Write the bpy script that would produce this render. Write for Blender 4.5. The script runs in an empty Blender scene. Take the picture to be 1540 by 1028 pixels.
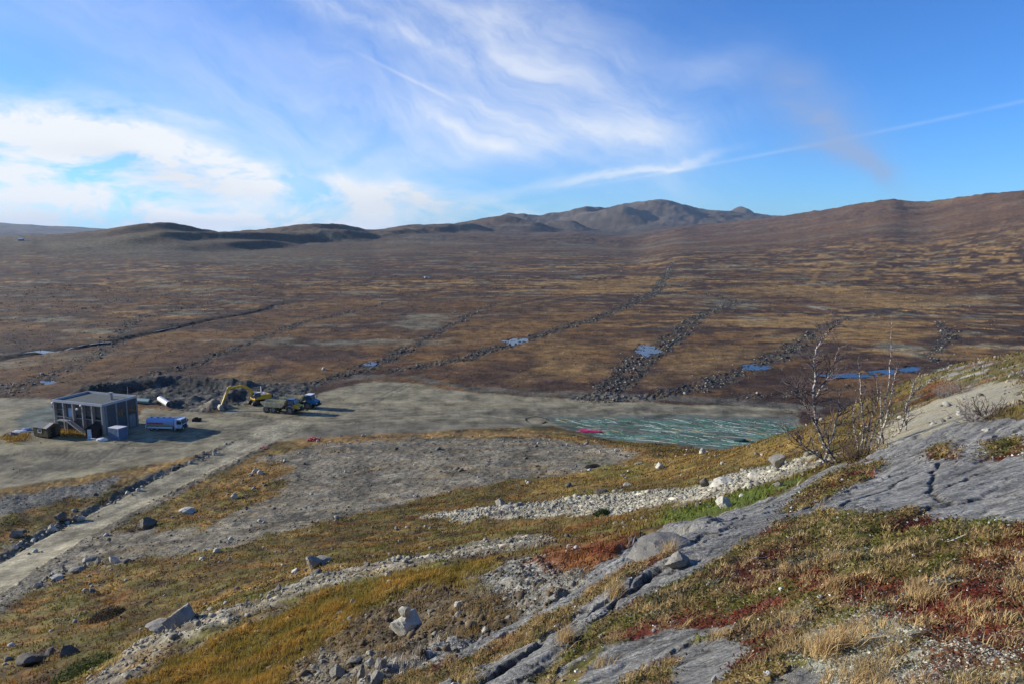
import bpy, math, random
import numpy as np
from mathutils import Vector, Matrix, Euler
R = math.radians
rng = np.random.default_rng(7)
random.seed(11)
scene = bpy.context.scene
COL = scene.collection

# ------------------------------------------------------------------ camera
CAM_Z = 43.0
FPX = 1070.0                      # focal length for a 1540 px wide picture
PITCH = math.atan(164.0/FPX)      # horizon at row 350 of 1028
cam_d = bpy.data.cameras.new('camera'); cam = bpy.data.objects.new('camera', cam_d); COL.objects.link(cam)
cam.location = (0, 0, CAM_Z); cam.rotation_euler = (R(90)-PITCH, 0, 0)
cam_d.sensor_width = 36; cam_d.lens = 36*FPX/1540
cam_d.clip_start = 0.1; cam_d.clip_end = 90000
scene.camera = cam

# ------------------------------------------------------------------ light
SUN_EL = R(18.5)
SUN_V = Vector((-0.978*math.cos(SUN_EL), 0.205*math.cos(SUN_EL), math.sin(SUN_EL))).normalized()
sd = bpy.data.lights.new('sun', 'SUN'); so = bpy.data.objects.new('sun', sd); COL.objects.link(so)
sd.energy = 5.0; sd.angle = R(0.5); sd.color = (1.0, 0.93, 0.80)
so.rotation_euler = (-SUN_V).to_track_quat('-Z', 'Y').to_euler(); so.location = (-60, 20, 90)

class S:                          # small wrapper: arithmetic on node sockets
    nt = None
    def __init__(s, sock): s.s = sock
    @staticmethod
    def op(o, *a):
        n = S.nt.nodes.new('ShaderNodeMath'); n.operation = o
        for i, v in enumerate(a):
            if isinstance(v, S): S.nt.links.new(v.s, n.inputs[i])
            else: n.inputs[i].default_value = v
        return S(n.outputs[0])
    def __add__(s, o): return S.op('ADD', s, o)
    __radd__ = __add__
    def __sub__(s, o): return S.op('SUBTRACT', s, o)
    def __rsub__(s, o): return S.op('SUBTRACT', o, s)
    def __mul__(s, o): return S.op('MULTIPLY', s, o)
    __rmul__ = __mul__
    def __truediv__(s, o): return S.op('DIVIDE', s, o)
    def clamp(s): return S.op('MINIMUM', S.op('MAXIMUM', s, 0.0), 1.0)

def noise_node(nt, vec, scale, detail=4, rough=0.55, dist=0.0):
    n = nt.nodes.new('ShaderNodeTexNoise'); n.inputs['Scale'].default_value = scale
    n.inputs['Detail'].default_value = detail; n.inputs['Roughness'].default_value = rough
    n.inputs['Distortion'].default_value = dist
    if vec is not None: nt.links.new(vec, n.inputs['Vector'])
    return n
def mapr(nt, sock, a, b, c, d):
    n = nt.nodes.new('ShaderNodeMapRange'); n.clamp = True
    for i, v in enumerate((a, b, c, d)): n.inputs[i+1].default_value = v
    nt.links.new(sock, n.inputs[0]); return n.outputs[0]
def mixc(nt, fac, a, b, mode='MIX'):
    n = nt.nodes.new('ShaderNodeMix'); n.data_type = 'RGBA'; n.blend_type = mode
    for i, v in ((0, fac), (6, a), (7, b)):
        if isinstance(v, bpy.types.NodeSocket): nt.links.new(v, n.inputs[i])
        elif i == 0: n.inputs[0].default_value = v
        else: n.inputs[i].default_value = (*v, 1)
    return n.outputs[2]

def azel(u, v):
    c, s_ = math.cos(PITCH), math.sin(PITCH)
    a, b = (u-770)/FPX, -(v-514)/FPX
    d = Vector((a, c+b*s_, -s_+b*c)).normalized()
    return math.atan2(d.x, d.y), math.asin(d.z)

world = bpy.data.worlds.new('World'); scene.world = world; world.use_nodes = True
def build_world():
    nt = world.node_tree; nt.nodes.clear(); S.nt = nt
    sky = nt.nodes.new('ShaderNodeTexSky'); sky.sky_type = 'NISHITA'; sky.sun_disc = False
    sky.sun_elevation = SUN_EL; sky.sun_rotation = math.atan2(SUN_V.x, SUN_V.y)
    sky.altitude = 1200; sky.air_density = 1.0; sky.dust_density = 0.3; sky.ozone_density = 3.5
    tc = nt.nodes.new('ShaderNodeTexCoord')
    sp = nt.nodes.new('ShaderNodeSeparateXYZ'); nt.links.new(tc.outputs['Generated'], sp.inputs[0])
    X, Y, Z = (S(sp.outputs[i]) for i in range(3))
    pm = nt.nodes.new('ShaderNodeMapping'); pm.inputs['Scale'].default_value = (1, 1, 2.6); nt.links.new(tc.outputs['Generated'], pm.inputs[0]); puff = noise_node(nt, pm.outputs[0], 8.0, 9, 0.62, 0.3)
    big = noise_node(nt, tc.outputs['Generated'], 3.2, 5, 0.55, 0.6)
    az = S.op('ARCTAN2', X, Y); el = S.op('ARCSINE', Z)
    bs = nt.nodes.new('ShaderNodeSeparateColor'); nt.links.new(big.outputs['Color'], bs.inputs[0])
    ps = nt.nodes.new('ShaderNodeSeparateColor'); nt.links.new(puff.outputs['Color'], ps.inputs[0])
    azw = az + (S(bs.outputs[0])-0.5)*0.16 + (S(ps.outputs[0])-0.5)*0.06
    elw = el + (S(bs.outputs[1])-0.5)*0.07 + (S(ps.outputs[1])-0.5)*0.035
    def fibre(ang, sx, sy, seed):
        ca, sa = math.cos(R(ang)), math.sin(R(ang)); q = nt.nodes.new('ShaderNodeCombineXYZ')
        a_ = az+(S(bs.outputs[2])-0.5)*0.30; e_ = el+(S(bs.outputs[0])-0.5)*0.16
        nt.links.new(((a_*ca+e_*sa)*sx).s, q.inputs[0]); nt.links.new(((e_*ca-a_*sa)*sy).s, q.inputs[1]); q.inputs[2].default_value = seed
        return noise_node(nt, q.outputs[0], 1.0, 8, 0.62, 0.25)
    fib = fibre(-27, 4.5, 17, 1.0); fib2 = fibre(6, 4.0, 20, 5.0)
    def blob(u, v, a, b, ang, warp=True, p=1.0):
        a0, e0 = azel(u, v); k = 1/FPX; c, s_ = math.cos(R(ang)), math.sin(R(ang))
        x = ((azw if warp else az)-a0)*math.cos(e0); y = (elw if warp else el)-e0
        xr = (x*c+y*s_)/(a*k); yr = (y*c-x*s_)/(b*k)
        return S.op('EXPONENT', (xr*xr+yr*yr)*-1.0)
    F = S(mapr(nt, fib.outputs[0], 0.36, 0.72, 0.0, 1.0)); F2 = S(mapr(nt, fib2.outputs[0], 0.36, 0.72, 0.0, 1.0))
    P = S(mapr(nt, puff.outputs[0], 0.40, 0.60, 0.0, 1.0))
    cir = blob(700, 60, 290, 120, -22)*0.68 + blob(830, 130, 210, 75, -33)*0.55 + blob(250, 60, 330, 60, -18)*0.2 + blob(985, 205, 75, 42, -50)*0.55 + blob(850, 205, 190, 22, 6)*0.4 \
        + blob(1070, 95, 60, 26, 10)*0.35 + blob(560, 190, 260, 48, 0)*0.42 + blob(740, 190, 120, 22, -8)*0.4 + blob(330, 100, 300, 90, -20)*0.24 + blob(300, 187, 60, 6, -4)*0.5
    cir = cir*(F*0.50+0.20) + blob(150, 110, 420, 170, -8)*0.08 + blob(620, 235, 240, 30, 6)*(F2*0.5+0.2)*0.5 + blob(500, 20, 190, 12, -18)*0.35*(F+0.2)
    bank = blob(60, 205, 170, 40, -6)*0.9 + blob(290, 240, 220, 26, -9)*0.95 + blob(470, 268, 170, 18, -9)*0.8 + blob(40, 290, 170, 75, 5)*0.95 \
        + blob(200, 322, 330, 26, 0)*1.0 + blob(640, 305, 130, 28, -2)*0.8 + blob(470, 332, 340, 16, 0)*0.9 + blob(230, 285, 240, 30, -2)*0.45
    bank = bank*(P*0.78+0.06)
    trail = blob(1280, 207, 560, 2.4, 9.2, False)*0.13*(P*0.7+0.4) + blob(885, 268, 95, 7, 12)*0.42 + blob(1010, 243, 70, 6, 8)*0.36 + blob(622, 122, 70, 2.4, -24, False)*0.20 + blob(715, 160, 60, 6, -17)*0.2
    # elsewhere the same thin cirrus goes on
    rest = S(mapr(nt, big.outputs[0], 0.46, 0.72, 0.0, 0.5))*F*S(mapr(nt, Y.s, 0.55, 0.2, 0.0, 1.0))
    white = (cir+bank+trail+rest).clamp()
    mauve = ((blob(1225, 150, 85, 38, -28)*0.75 + blob(1262, 185, 70, 32, -30)*0.85 + blob(1310, 225, 60, 17, -38)*0.9 + blob(1345, 252, 26, 12, -45)*0.8)*(P*0.6+0.4)).clamp()*0.75
    grey = (blob(650, 308, 120, 26, -2)*0.55 + blob(260, 262, 150, 14, -8)*0.35+blob(120, 330, 200, 12, 0)*0.4).clamp()
    tint = mixc(nt, 1.0, sky.outputs[0], (0.56, 1.02, 1.62), 'MULTIPLY')
    wcol = mixc(nt, grey.s, (7.6, 7.9, 8.3), (5.2, 5.6, 6.3))
    c1 = mixc(nt, white.s, tint, wcol)
    c2 = mixc(nt, mauve.s, c1, (2.75, 3.65, 5.7))
    bg = nt.nodes.new('ShaderNodeBackground'); bg.inputs['Strength'].default_value = 0.086
    nt.links.new(c2, bg.inputs['Color'])
    out = nt.nodes.new('ShaderNodeOutputWorld'); nt.links.new(bg.outputs[0], out.inputs[0])
build_world()
vs = scene.view_settings
scene.display_settings.display_device = 'sRGB'
vs.view_transform = 'Standard'; vs.look = 'None'; vs.gamma = 1; vs.use_curve_mapping = False; vs.exposure = 0.48

# ------------------------------------------------------------------ numpy noise
_perm = rng.permutation(256).astype(np.int32); _ga = rng.random(256)*2*np.pi
_gx, _gy = np.cos(_ga).astype(np.float32), np.sin(_ga).astype(np.float32)
from concurrent.futures import ThreadPoolExecutor
_pool = ThreadPoolExecutor(4)
def pn(x, y, seed=0):
    if np.ndim(x) == 1 and len(x) > 40000:
        ks = np.array_split(np.arange(len(x)), 12); b = [(k[0], k[-1]+1) for k in ks]
        return np.concatenate(list(_pool.map(lambda q: _pn(x[q[0]:q[1]], y[q[0]:q[1]], seed), b)))
    return _pn(x, y, seed)
def _pn(x, y, seed=0):
    x = np.asarray(x, np.float64)+seed*17.31; y = np.asarray(y, np.float64)-seed*9.77
    fx, fy = np.floor(x), np.floor(y); ix, iy = fx.astype(np.int32), fy.astype(np.int32)
    x = (x-fx).astype(np.float32); y = (y-fy).astype(np.float32)
    u = x*x*x*(x*(x*6-15)+10); v = y*y*y*(y*(y*6-15)+10)
    a = _perm[(ix+seed*7) & 255]; b = _perm[(ix+1+seed*7) & 255]
    def g(p, q, dx, dy):
        h = _perm[(p+q) & 255]; return _gx[h]*dx+_gy[h]*dy
    n0 = g(a, iy, x, y); n1 = g(b, iy, x-1, y); n2 = g(a, iy+1, x, y-1); n3 = g(b, iy+1, x-1, y-1)
    l = n0+u*(n1-n0); return (l+v*((n2+u*(n3-n2))-l))*1.5
def fbm(x, y, o=4, seed=0, gain=0.5):
    s = 0; a = 1; t = 0
    for i in range(o):
        s = s+a*pn(x, y, seed+i); t += a*a; a *= gain; x = x*2.03+1.7*y*0.13; y = y*2.01-x*0.07
    return s/math.sqrt(t)*0.9
def sst(a, b, x):
    t = np.clip((x-a)/(b-a), 0, 1); return t*t*(3-2*t)

# ------------------------------------------------------------------ macro terrain
def ray(u, v):
    c, s_ = math.cos(PITCH), math.sin(PITCH)
    a, b = (u-770)/FPX, -(v-514)/FPX
    return a, c+b*s_, -s_+b*c
def at_depth(u, v, d):            # point at ground distance d (world y) on the line of sight
    a, b, c = ray(u, v); k = d/b
    return (a*k, d, CAM_Z+c*k)
# surveyed spot heights of the near hillside (picture point, distance)
CP = [(1200,1000,4.2),(1540,1028,3.0),(1540,900,4.6),(1350,900,5.4),(1540,800,7.5),(1300,820,8.6),(900,1028,6.0),(1000,930,7.6),(600,1028,9.5),(750,960,9.5),
 (600,940,14),(600,880,20),(700,1000,9.3),(420,1028,13.5),(300,1028,16.5),(0,1028,29),(120,1028,23),(0,950,46),(0,905,64),(0,865,76),(80,825,88),(150,785,100),(230,745,113),(300,705,127),(400,655,149),
 (0,780,101),(0,740,117),(300,850,56),(180,900,50),(300,790,87),(420,800,70),(500,780,80),(500,700,120),(400,740,106),(620,650,149),(620,720,104),(700,700,108),(700,760,77),(700,795,54),
 (820,810,33),(700,828,29),(560,855,26.5),(400,905,25),(275,935,24.5),(180,1000,21),(480,840,38),(350,900,36),(640,815,42),(870,850,17),(830,900,12.5),(900,740,72),(950,752,46),(1150,712,40),(750,772,52),(1050,735,42),(900,700,100),
 (1060,684,84),(960,672,108),(880,656,138),(1150,675,66),(1250,702,25),(1200,690,50),(1330,640,34),(1150,762,17.5),(1040,805,12.3),(960,845,11),(1250,740,15.5),(1400,640,21),(1400,700,15),(1540,640,16.5),(1540,700,12),(1540,590,25),
 (1450,600,35),(1380,622,38),(1540,575,38),(1400,562,62),(1480,545,68),(1540,530,62),(1330,660,27)]
W = [at_depth(*p) for p in CP]
W += [(x, y, z) for x, y, z in [
 (0,0,41.4),(1.5,-2,41.9),(-2,-2,41.2),(10,0,42.5),(-8,2,38.5),(-20,5,34),(-45,10,24),(-90,20,8),(-90,60,4),(-60,40,17),(30,0,44),(60,20,43),(100,60,34),(60,60,33.5),(20,-30,48),(-30,-30,40),(0,-80,55),(80,-60,55),(-90,-60,20),
 (-130,100,0),(-100,100,0.2),(-140,160,0),(-90,125,0),(-110,150,0),(-60,160,0),(-60,200,0),(-110,210,0),(-160,230,0),(-30,165,0),(-30,200,0),(0,175,0),(0,160,0.1),(10,200,0),(30,150,0),(30,175,0),(50,170,0),(45,140,0.3),(60,150,0),(60,200,0),(90,180,0),(90,150,1),(20,145,0),(120,200,1),
 (0,250,0),(60,250,0),(-60,250,0),(120,260,1),(-130,280,0),(45,122,3),(40,100,11),(60,100,11),(55,75,26),(70,110,8),(100,110,9),(140,110,13),(160,160,4),(75,130,3),(-85,158,0),(-95,152,0),(-75,150,0),(-100,170,0),(-45,170,0),(60,90,19)]]
W = np.array(W); PC = 3.0
def _kern(d2): return np.sqrt(d2+PC*PC)
_d2 = ((W[:, None, :2]-W[None, :, :2])**2).sum(-1)
_A = _kern(_d2)+np.eye(len(W))*-0.15
_m = len(W); _K = np.zeros((_m+3, _m+3)); _K[:_m, :_m] = _A; _K[:_m, _m] = 1; _K[_m, :_m] = 1
_K[:_m, _m+1:] = W[:, :2]/100; _K[_m+1:, :_m] = (W[:, :2]/100).T
_w = np.linalg.solve(_K, np.concatenate([W[:, 2], [0, 0, 0]]))
def rbf(x, y):
    out = np.full(x.shape, _w[_m])+x/100*_w[_m+1]+y/100*_w[_m+2]
    for i in range(_m): out += _w[i]*_kern((x-W[i, 0])**2+(y-W[i, 1])**2)
    return out
# far ridges: skyline rows, ridge distance, where the slope starts
def layer(pts): return np.array(pts, float)
L_RIGHT = layer([(900,352,2600),(1040,338,3800),(1100,333,3700),(1160,327,3500),(1230,314,3200),(1290,305,3000),(1325,301,2900),(1350,304,2850),(1390,302,2700),(1440,294,2500),(1500,286,2300),(1540,280,2200),(1800,270,2000),(2600,300,2000)])
L_LEFT = layer([(-900,376,1500),(-300,372,1600),(0,367,1700),(100,366,1800),(170,362,1900),(205,358,1950),(250,355,2000),(285,357,2100),(330,358,2300),(400,358,2500),(440,356,2600),(480,355,2700),(510,352,2800),(570,353,3100),(620,347,3400),(660,349,3500),(720,347,3800),(800,348,4300),(860,345,4600),(930,352,4800),(1010,360,4900)])
L_FAR = layer([(560,352,7000),(700,344,7000),(740,333,6900),(770,326,6800),(800,334,6900),(840,332,7600),(880,328,7700),(905,323,7800),(940,315,7900),(985,311,8000),(1005,312,8000),(1022,312,8200),(1045,316,8200),(1080,318,8200),(1130,325,8200),(1180,330,8000),(1260,345,8000)])
L_PEAK = layer([(1060,345,9500),(1080,326,9500),(1106,306,9500),(1130,324,9500),(1160,345,9500)])
L_BLUE = layer([(-900,330,13000),(-300,325,13000),(-60,331,13000),(30,336,13000),(110,341,13000),(170,345,13000),(260,352,13000),(380,360,13000)])
def layer_h(L, az, r, foot, power=1.35, back=0.35):
    ua = np.arctan((L[:, 0]-770)/FPX/math.cos(PITCH)*1.0)
    tb = np.linspace(-1.5, 1.5, 1500); kk = np.exp(-np.linspace(-2.2, 2.2, 25)**2); kk /= kk.sum()
    tD = np.convolve(np.pad(np.interp(tb, ua, L[:, 2]), 12, 'edge'), kk, 'valid'); tv = np.convolve(np.pad(np.interp(tb, ua, L[:, 1]), 12, 'edge'), kk[::1], 'valid')
    tD = tD*(1+.05*fbm(tb*14, tb*0+3, 3, 77))
    D = np.interp(az, tb, tD); v = np.interp(az, tb, tv)
    tel = np.array([ray(0, q)[2]/ray(0, q)[1] for q in range(250, 420)])
    te = np.interp(v, np.arange(250, 420), tel)*np.cos(az)
    Zr = CAM_Z+D*te
    t = (r-foot)/(D-foot)
    up = np.clip(t, 0, 1)**power; up = up*(1-0.0*t)
    dn = 1-back*sst(1.0, 2.2, r/D)*1.6
    return Zr*up*np.where(t > 1, dn, 1), D
SUX, SUY = 0.978, -0.205          # sun travel direction on the plan
# knolls with a gentle sunny side and a steep lee side: (column, distance, height, length sunward, lee length, half breadth)
KNOLLS = [(258,1950,19,420,50,200),(300,1700,17,300,42,300),(372,1600,15,160,40,200),(430,2000,16,200,45,260),(478,2600,32,420,85,260),(530,2300,24,260,55,240),(590,2800,22,300,60,240),(660,3300,30,420,80,260),(765,4700,80,500,140,420),(700,3700,34,420,90,260),
          (800,4300,48,350,110,330),(855,5200,62,420,140,360),(930,6200,100,500,200,420),(985,7500,75,900,260,600),(1015,6900,50,400,130,420),(1345,2800,5,200,60,180),(1107,9350,25,260,160,330),(870,6900,90,600,210,420)]
def height0(x, y):
    r = np.hypot(x, y)+1e-6; az = np.arctan2(x, y)
    azc = np.clip(az, -1.4, 1.4)
    plain = 0.0+14*sst(500, 1300, r)+14*sst(1200, 2600, r)+10*sst(2500, 5200, r)-6*sst(500, 1400, r)*sst(0.15, -0.5, azc)
    h = plain
    env = 0
    for L, foot, pw in ((L_RIGHT, 620, 1.25), (L_LEFT, 700, 1.5), (L_FAR, 4300, 1.2), (L_PEAK, 7600, 1.0), (L_BLUE, 9000, 1.0)):
        ua = np.arctan((L[:, 0]-770)/FPX)
        z, D = layer_h(L, azc, r, foot, pw)
        lo, hi = ua[0], ua[-1]
        if lo < -0.9: lo = -9
        if hi > 0.9: hi = 9
        m = sst(lo-0.02, lo+0.06, azc)*(1-sst(hi-0.06, hi+0.02, azc))
        h = np.maximum(h, z*m+h*(1-m)) if L is not L_LEFT else np.where(m > 0, h+(z-plain)*m*(r > foot), h)
    for (u, D, H, la, lb, hw) in KNOLLS:
        a0 = math.atan((u-770)/FPX); cx, cy = D*math.sin(a0), D*math.cos(a0)
        dx, dy = x-cx, y-cy
        near = (np.abs(dx) < 3*(la+hw)) & (np.abs(dy) < 3*(la+hw))
        if not near.any(): continue
        wq = fbm(dx[near]/hw*1.1, dy[near]/hw*1.1, 3, 31)*0.35
        p = dx[near]*SUX+dy[near]*SUY+wq*lb*1.6; q = -dx[near]*SUY+dy[near]*SUX
        f = np.where(p < 0, np.exp(-(p/la)**2), np.exp(-(np.clip(p, 0, None)/(lb*0.95))**2))
        g = np.exp(-(np.abs(q)/hw)**2.4)
        h[near] += H*f*g*1.05
    rel = sst(500, 2600, r)
    h = h+rel*((.5-np.abs(fbm(x/330, y/330, 6, 3, .55)))*15-4+fbm(x/1300, y/1300, 3, 5)*6)*sst(700, 2300, r)+sst(4200, 7000, r)*((.45-np.abs(fbm(x/1300, y/1300, 6, 9, .55)))*85-12)*(1-.7*sst(8800,10500,r))
    h = h+sst(220, 700, r)*fbm(x/90, y/90, 4, 12)*1.1
    nr = r < 330
    k = sst(210, 320, r[nr])
    h[nr] = np.maximum(rbf(x[nr], y[nr]), -0.15)*(1-k)+h[nr]*k
    return h
# polar sheet: fine where the ground is looked at closely
dense = np.linspace(R(-42), R(42), 900)
side = R(42)+np.cumsum(np.geomspace(R(0.12), R(9), 34)); side = R(42)+(side-R(42))/(side[-1]-R(42))*R(138)
AZ = np.concatenate([-side[::-1][:-0 or None], dense, side]); AZ = AZ[:-1]      # the last column meets the first
_r = [0.35, 0.7, 1.05, 1.4, 1.7]
while _r[-1] < 24000:
    q = _r[-1]; _r.append(q*(1+float(np.interp(math.log(q), np.log([1.7, 6, 30, 150, 260, 500, 1500, 24000]), [.009, .007, .0068, .0066, .0085, .012, .018, .022]))))
RR = np.array(_r)
NA, NR = len(AZ), len(RR)
AG, RG = np.meshgrid(AZ, RR)      # [NR, NA]
GX, GY = RG*np.sin(AG), RG*np.cos(AG)
GZ = height0(GX.ravel(), GY.ravel()).reshape(NR, NA)

def _colidx(az):
    i = np.searchsorted(AZ, az)-1; i = np.clip(i, 0, NA-2); return i, np.clip((az-AZ[i])/(AZ[i+1]-AZ[i]), 0, 1)
def ground_z(x, y):
    x = np.asarray(x, float); y = np.asarray(y, float)
    r = np.hypot(x, y); i, fa = _colidx(np.arctan2(x, y))
    j = np.clip(np.searchsorted(RR, r)-1, 0, NR-2); fr = np.clip((r-RR[j])/(RR[j+1]-RR[j]), 0, 1)
    return (GZ[j, i]*(1-fa)+GZ[j, i+1]*fa)*(1-fr)+(GZ[j+1, i]*(1-fa)+GZ[j+1, i+1]*fa)*fr
def hit(u, v, dmin=2.0):          # where the line of sight through a picture point meets the ground
    a, b, c = ray(u, v); hl = math.hypot(a, b); az = math.atan2(a, b)
    i, fa = _colidx(np.array([az])); i = int(i[0]); fa = float(fa[0])
    zc = GZ[:, i]*(1-fa)+GZ[:, i+1]*fa
    d = zc-(CAM_Z+c/hl*RR)
    k = np.nonzero((d[1:] > 0) & (d[:-1] <= 0) & (RR[1:] > dmin))[0]
    if len(k) == 0:
        k = [int(np.argmax(d[:-1]))] if c < 0.02 else [NR-2]
        k = int(k[0]); rr = RR[k]
    else:
        k = int(k[0]); t = -d[k]/(d[k+1]-d[k]); rr = RR[k]+t*(RR[k+1]-RR[k])
    x, y = rr*math.sin(az), rr*math.cos(az)
    return Vector((x, y, float(ground_z(x, y))))
def hits(pts): return np.array([hit(*p)[:2] for p in pts])
FX, FY = GX.ravel(), GY.ravel()
def densify(pts, closed, step=45):
    out = []
    n = len(pts)
    for i in range(n if closed else n-1):
        p, q = np.array(pts[i], float), np.array(pts[(i+1) % n], float)
        k = max(1, int(np.hypot(*(q-p))/step))
        for j in range(k): out.append(tuple(p+(q-p)*j/k))
    if not closed: out.append(pts[-1])
    return out
def seg_d(px, py, A, B):
    d = B-A; L2 = (d**2).sum()+1e-9
    t = np.clip(((px-A[0])*d[0]+(py-A[1])*d[1])/L2, 0, 1)
    return np.hypot(px-A[0]-t*d[0], py-A[1]-t*d[1])
def area(pts, soft=1.0, warp=1.0, lam=4.0, seed=50, world=False, rel=True):
    """mask 0..1 of a ground patch; warp and soft in metres (or in % of distance when rel)"""
    P = np.array(pts, float) if world else hits(densify(pts, True))
    c = P.mean(0); sc = np.hypot(*c)/100 if rel else 1.0
    soft *= sc; warp *= sc; lam *= sc
    pad = soft*2+warp*2.5
    m = (FX > P[:, 0].min()-pad) & (FX < P[:, 0].max()+pad) & (FY > P[:, 1].min()-pad) & (FY < P[:, 1].max()+pad)
    x, y = FX[m], FY[m]
    wx = x+fbm(x/lam, y/lam, 4, seed)*warp; wy = y+fbm(x/lam, y/lam, 4, seed+5)*warp
    ins = np.zeros(len(x), bool); dmin = np.full(len(x), 1e9)
    for i in range(len(P)):
        A, B = P[i], P[(i+1) % len(P)]
        cr = ((A[1] > wy) != (B[1] > wy)) & (wx < (B[0]-A[0])*(wy-A[1])/(B[1]-A[1]+1e-12)+A[0]); ins ^= cr
        dmin = np.minimum(dmin, seg_d(wx, wy, A, B))
    sdist = np.where(ins, dmin, -dmin)
    out = np.zeros(FX.shape, np.float32); out[m] = sst(-soft, soft, sdist); return out.reshape(NR, NA)
def band(pts, w, soft=1.5, warp=1.5, lam=8, seed=70, world=False):
    """distance-to-line mask; w half widths in metres, one per point or one for all; returns mask and distance"""
    P = np.array(pts, float) if world else hits(pts)
    ww = np.full(len(P), w, float) if np.isscalar(w) else np.array(w, float)
    pad = ww.max()*2+soft*2+warp*3
    m = (FX > P[:, 0].min()-pad) & (FX < P[:, 0].max()+pad) & (FY > P[:, 1].min()-pad) & (FY < P[:, 1].max()+pad)
    x, y = FX[m], FY[m]
    wx = x+fbm(x/lam, y/lam, 3, seed)*warp; wy = y+fbm(x/lam, y/lam, 3, seed+5)*warp
    best = np.full(len(x), -1e9); dd = np.full(len(x), 1e9)
    for i in range(len(P)-1):
        A, B = P[i], P[i+1]; d = B-A; L2 = (d**2).sum()+1e-9
        t = np.clip(((wx-A[0])*d[0]+(wy-A[1])*d[1])/L2, 0, 1)
        q = np.hypot(wx-A[0]-t*d[0], wy-A[1]-t*d[1]); w_ = ww[i]*(1-t)+ww[i+1]*t
        best = np.maximum(best, w_-q); dd = np.minimum(dd, q/w_)
    out = np.zeros(FX.shape, np.float32); out[m] = sst(-soft, soft, best)
    do = np.full(FX.shape, 99, np.float32); do[m] = dd
    return out.reshape(NR, NA), do.reshape(NR, NA)
# ------------------------------------------------------------------ ground cover (world-space masks) and fine relief
def c3(*c): return np.array(c, np.float32)
X2, Y2 = GX, GY
xf, yf = FX, FY
def blur(m, kr, ka):
    m = m.astype(np.float64)
    for ax, k in ((0, kr), (1, ka)):
        pad = [(0, 0), (0, 0)]; pad[ax] = (k+1, k); c = np.cumsum(np.pad(m, pad, 'edge'), axis=ax)
        m = (np.take(c, range(2*k+1, c.shape[ax]), ax)-np.take(c, range(0, c.shape[ax]-2*k-1), ax))/(2*k+1)
    return m.astype(np.float32)
def F2(lx, ly, o, seed, rot=0.0):
    c, s_ = math.cos(rot), math.sin(rot)
    return fbm((xf*c+yf*s_)/lx, (-xf*s_+yf*c)/ly, o, seed).reshape(NR, NA).astype(np.float32)
C = np.zeros((NR, NA, 3), np.float32)
def paint(m, col):
    global C
    C += (np.asarray(col, np.float32)-C)*np.clip(m, 0, 1)[..., None]
HEATH = c3(.060,.034,.020); PURP = c3(.066,.038,.030); RUST = c3(.158,.082,.026); STRAW = c3(.34,.205,.072); LICH = c3(.19,.19,.13); DARK = c3(.030,.024,.019)
OLIVE = c3(.095,.088,.020); GREEN = c3(.075,.105,.018); ORANGE = c3(.22,.085,.018); RED = c3(.13,.028,.016)
YARDC = c3(.225,.195,.118); ROADC = c3(.285,.25,.160); GREY = c3(.165,.147,.108); DGREY = c3(.085,.082,.068); RUBBLE = c3(.34,.31,.23); ROCK = c3(.245,.236,.210); PALE = c3(.43,.38,.25)
n_big = F2(170, 170, 4, 1); n_mid = F2(38, 38, 5, 2); n_sm = F2(9, 9, 5, 3); n_xs = F2(2.2, 2.2, 4, 4); n_xxs = F2(.5, .5, 3, 6)
n_far = F2(420, 420, 5, 7); streak = F2(90, 38, 5, 8, R(6)); streak2 = F2(46, 15, 5, 9, R(-4))
# moor
hill = sst(900, 1700, RG)
C[:] = HEATH
paint(sst(-.1, .5, n_mid+.5*n_sm), PURP)
paint(sst(.0, .55, n_big*.6+n_mid*.7+.4*n_sm)*.8, RUST)
paint(sst(-.15, -.6, n_mid*.5+n_sm*.8)*.55, DARK*1.5)
rng_ = RG
midband = sst(240, 330, rng_)*(1-sst(1250, 1900, rng_))
east = sst(-.25, .15, AG)
patchy = sst(-.25, .45, F2(300, 160, 4, 25)+.35*east-.08)
paint(sst(.08, .45, streak+.35*streak2+.22*n_sm-.10+east*.14)*midband*.8*(.25+.75*patchy), STRAW*.9)
paint(sst(.22, .5, streak2+.4*n_sm-.05)*midband*.85*patchy, STRAW*1.1); paint(sst(.2, .5, F2(50, 14, 5, 27)-.3*n_sm)*midband*.6, DARK*1.7)
paint(sst(.0, .5, F2(70, 45, 5, 26)+.3*n_sm)*sst(700, 350, rng_)*.6, RUST*1.15)
paint(sst(.3, .65, n_mid*.8+.5*n_xs+n_big*.3)*(1-sst(300, 500, rng_))*.6, STRAW*.62)
fs1 = F2(26, 9, 5, 13, R(-5)); paint(sst(.22, .55, fs1+.3*n_sm)*sst(260,400,rng_)*.7*(1-.45*hill)*(.2+.8*patchy), STRAW*.85); paint(sst(.2, .5, -fs1+.3*n_sm)*sst(260,400,rng_)*.6, DARK*1.6)
paint(sst(.22, .6, F2(60, 30, 5, 14)+.3*n_sm)*sst(180, 300, rng_)*.55, LICH)
# hills
hill = sst(900, 1700, rng_)
paint(hill*.65, c3(.088,.058,.040)); paint(hill*sst(-.05, .5, n_far)*.6, c3(.15,.088,.045)); paint(hill*sst(.1, .6, F2(300, 160, 6, 17))*.55, LICH*.8)
paint(hill*sst(.15, .6, F2(260, 120, 6, 19))*.5, HEATH*.7)
paint(sst(3800, 5200, rng_)*.7, c3(.080,.066,.048)); paint(sst(4500, 6000, rng_)*sst(-.1, .5, F2(700, 700, 6, 21))*.5, c3(.16,.13,.095))
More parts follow.
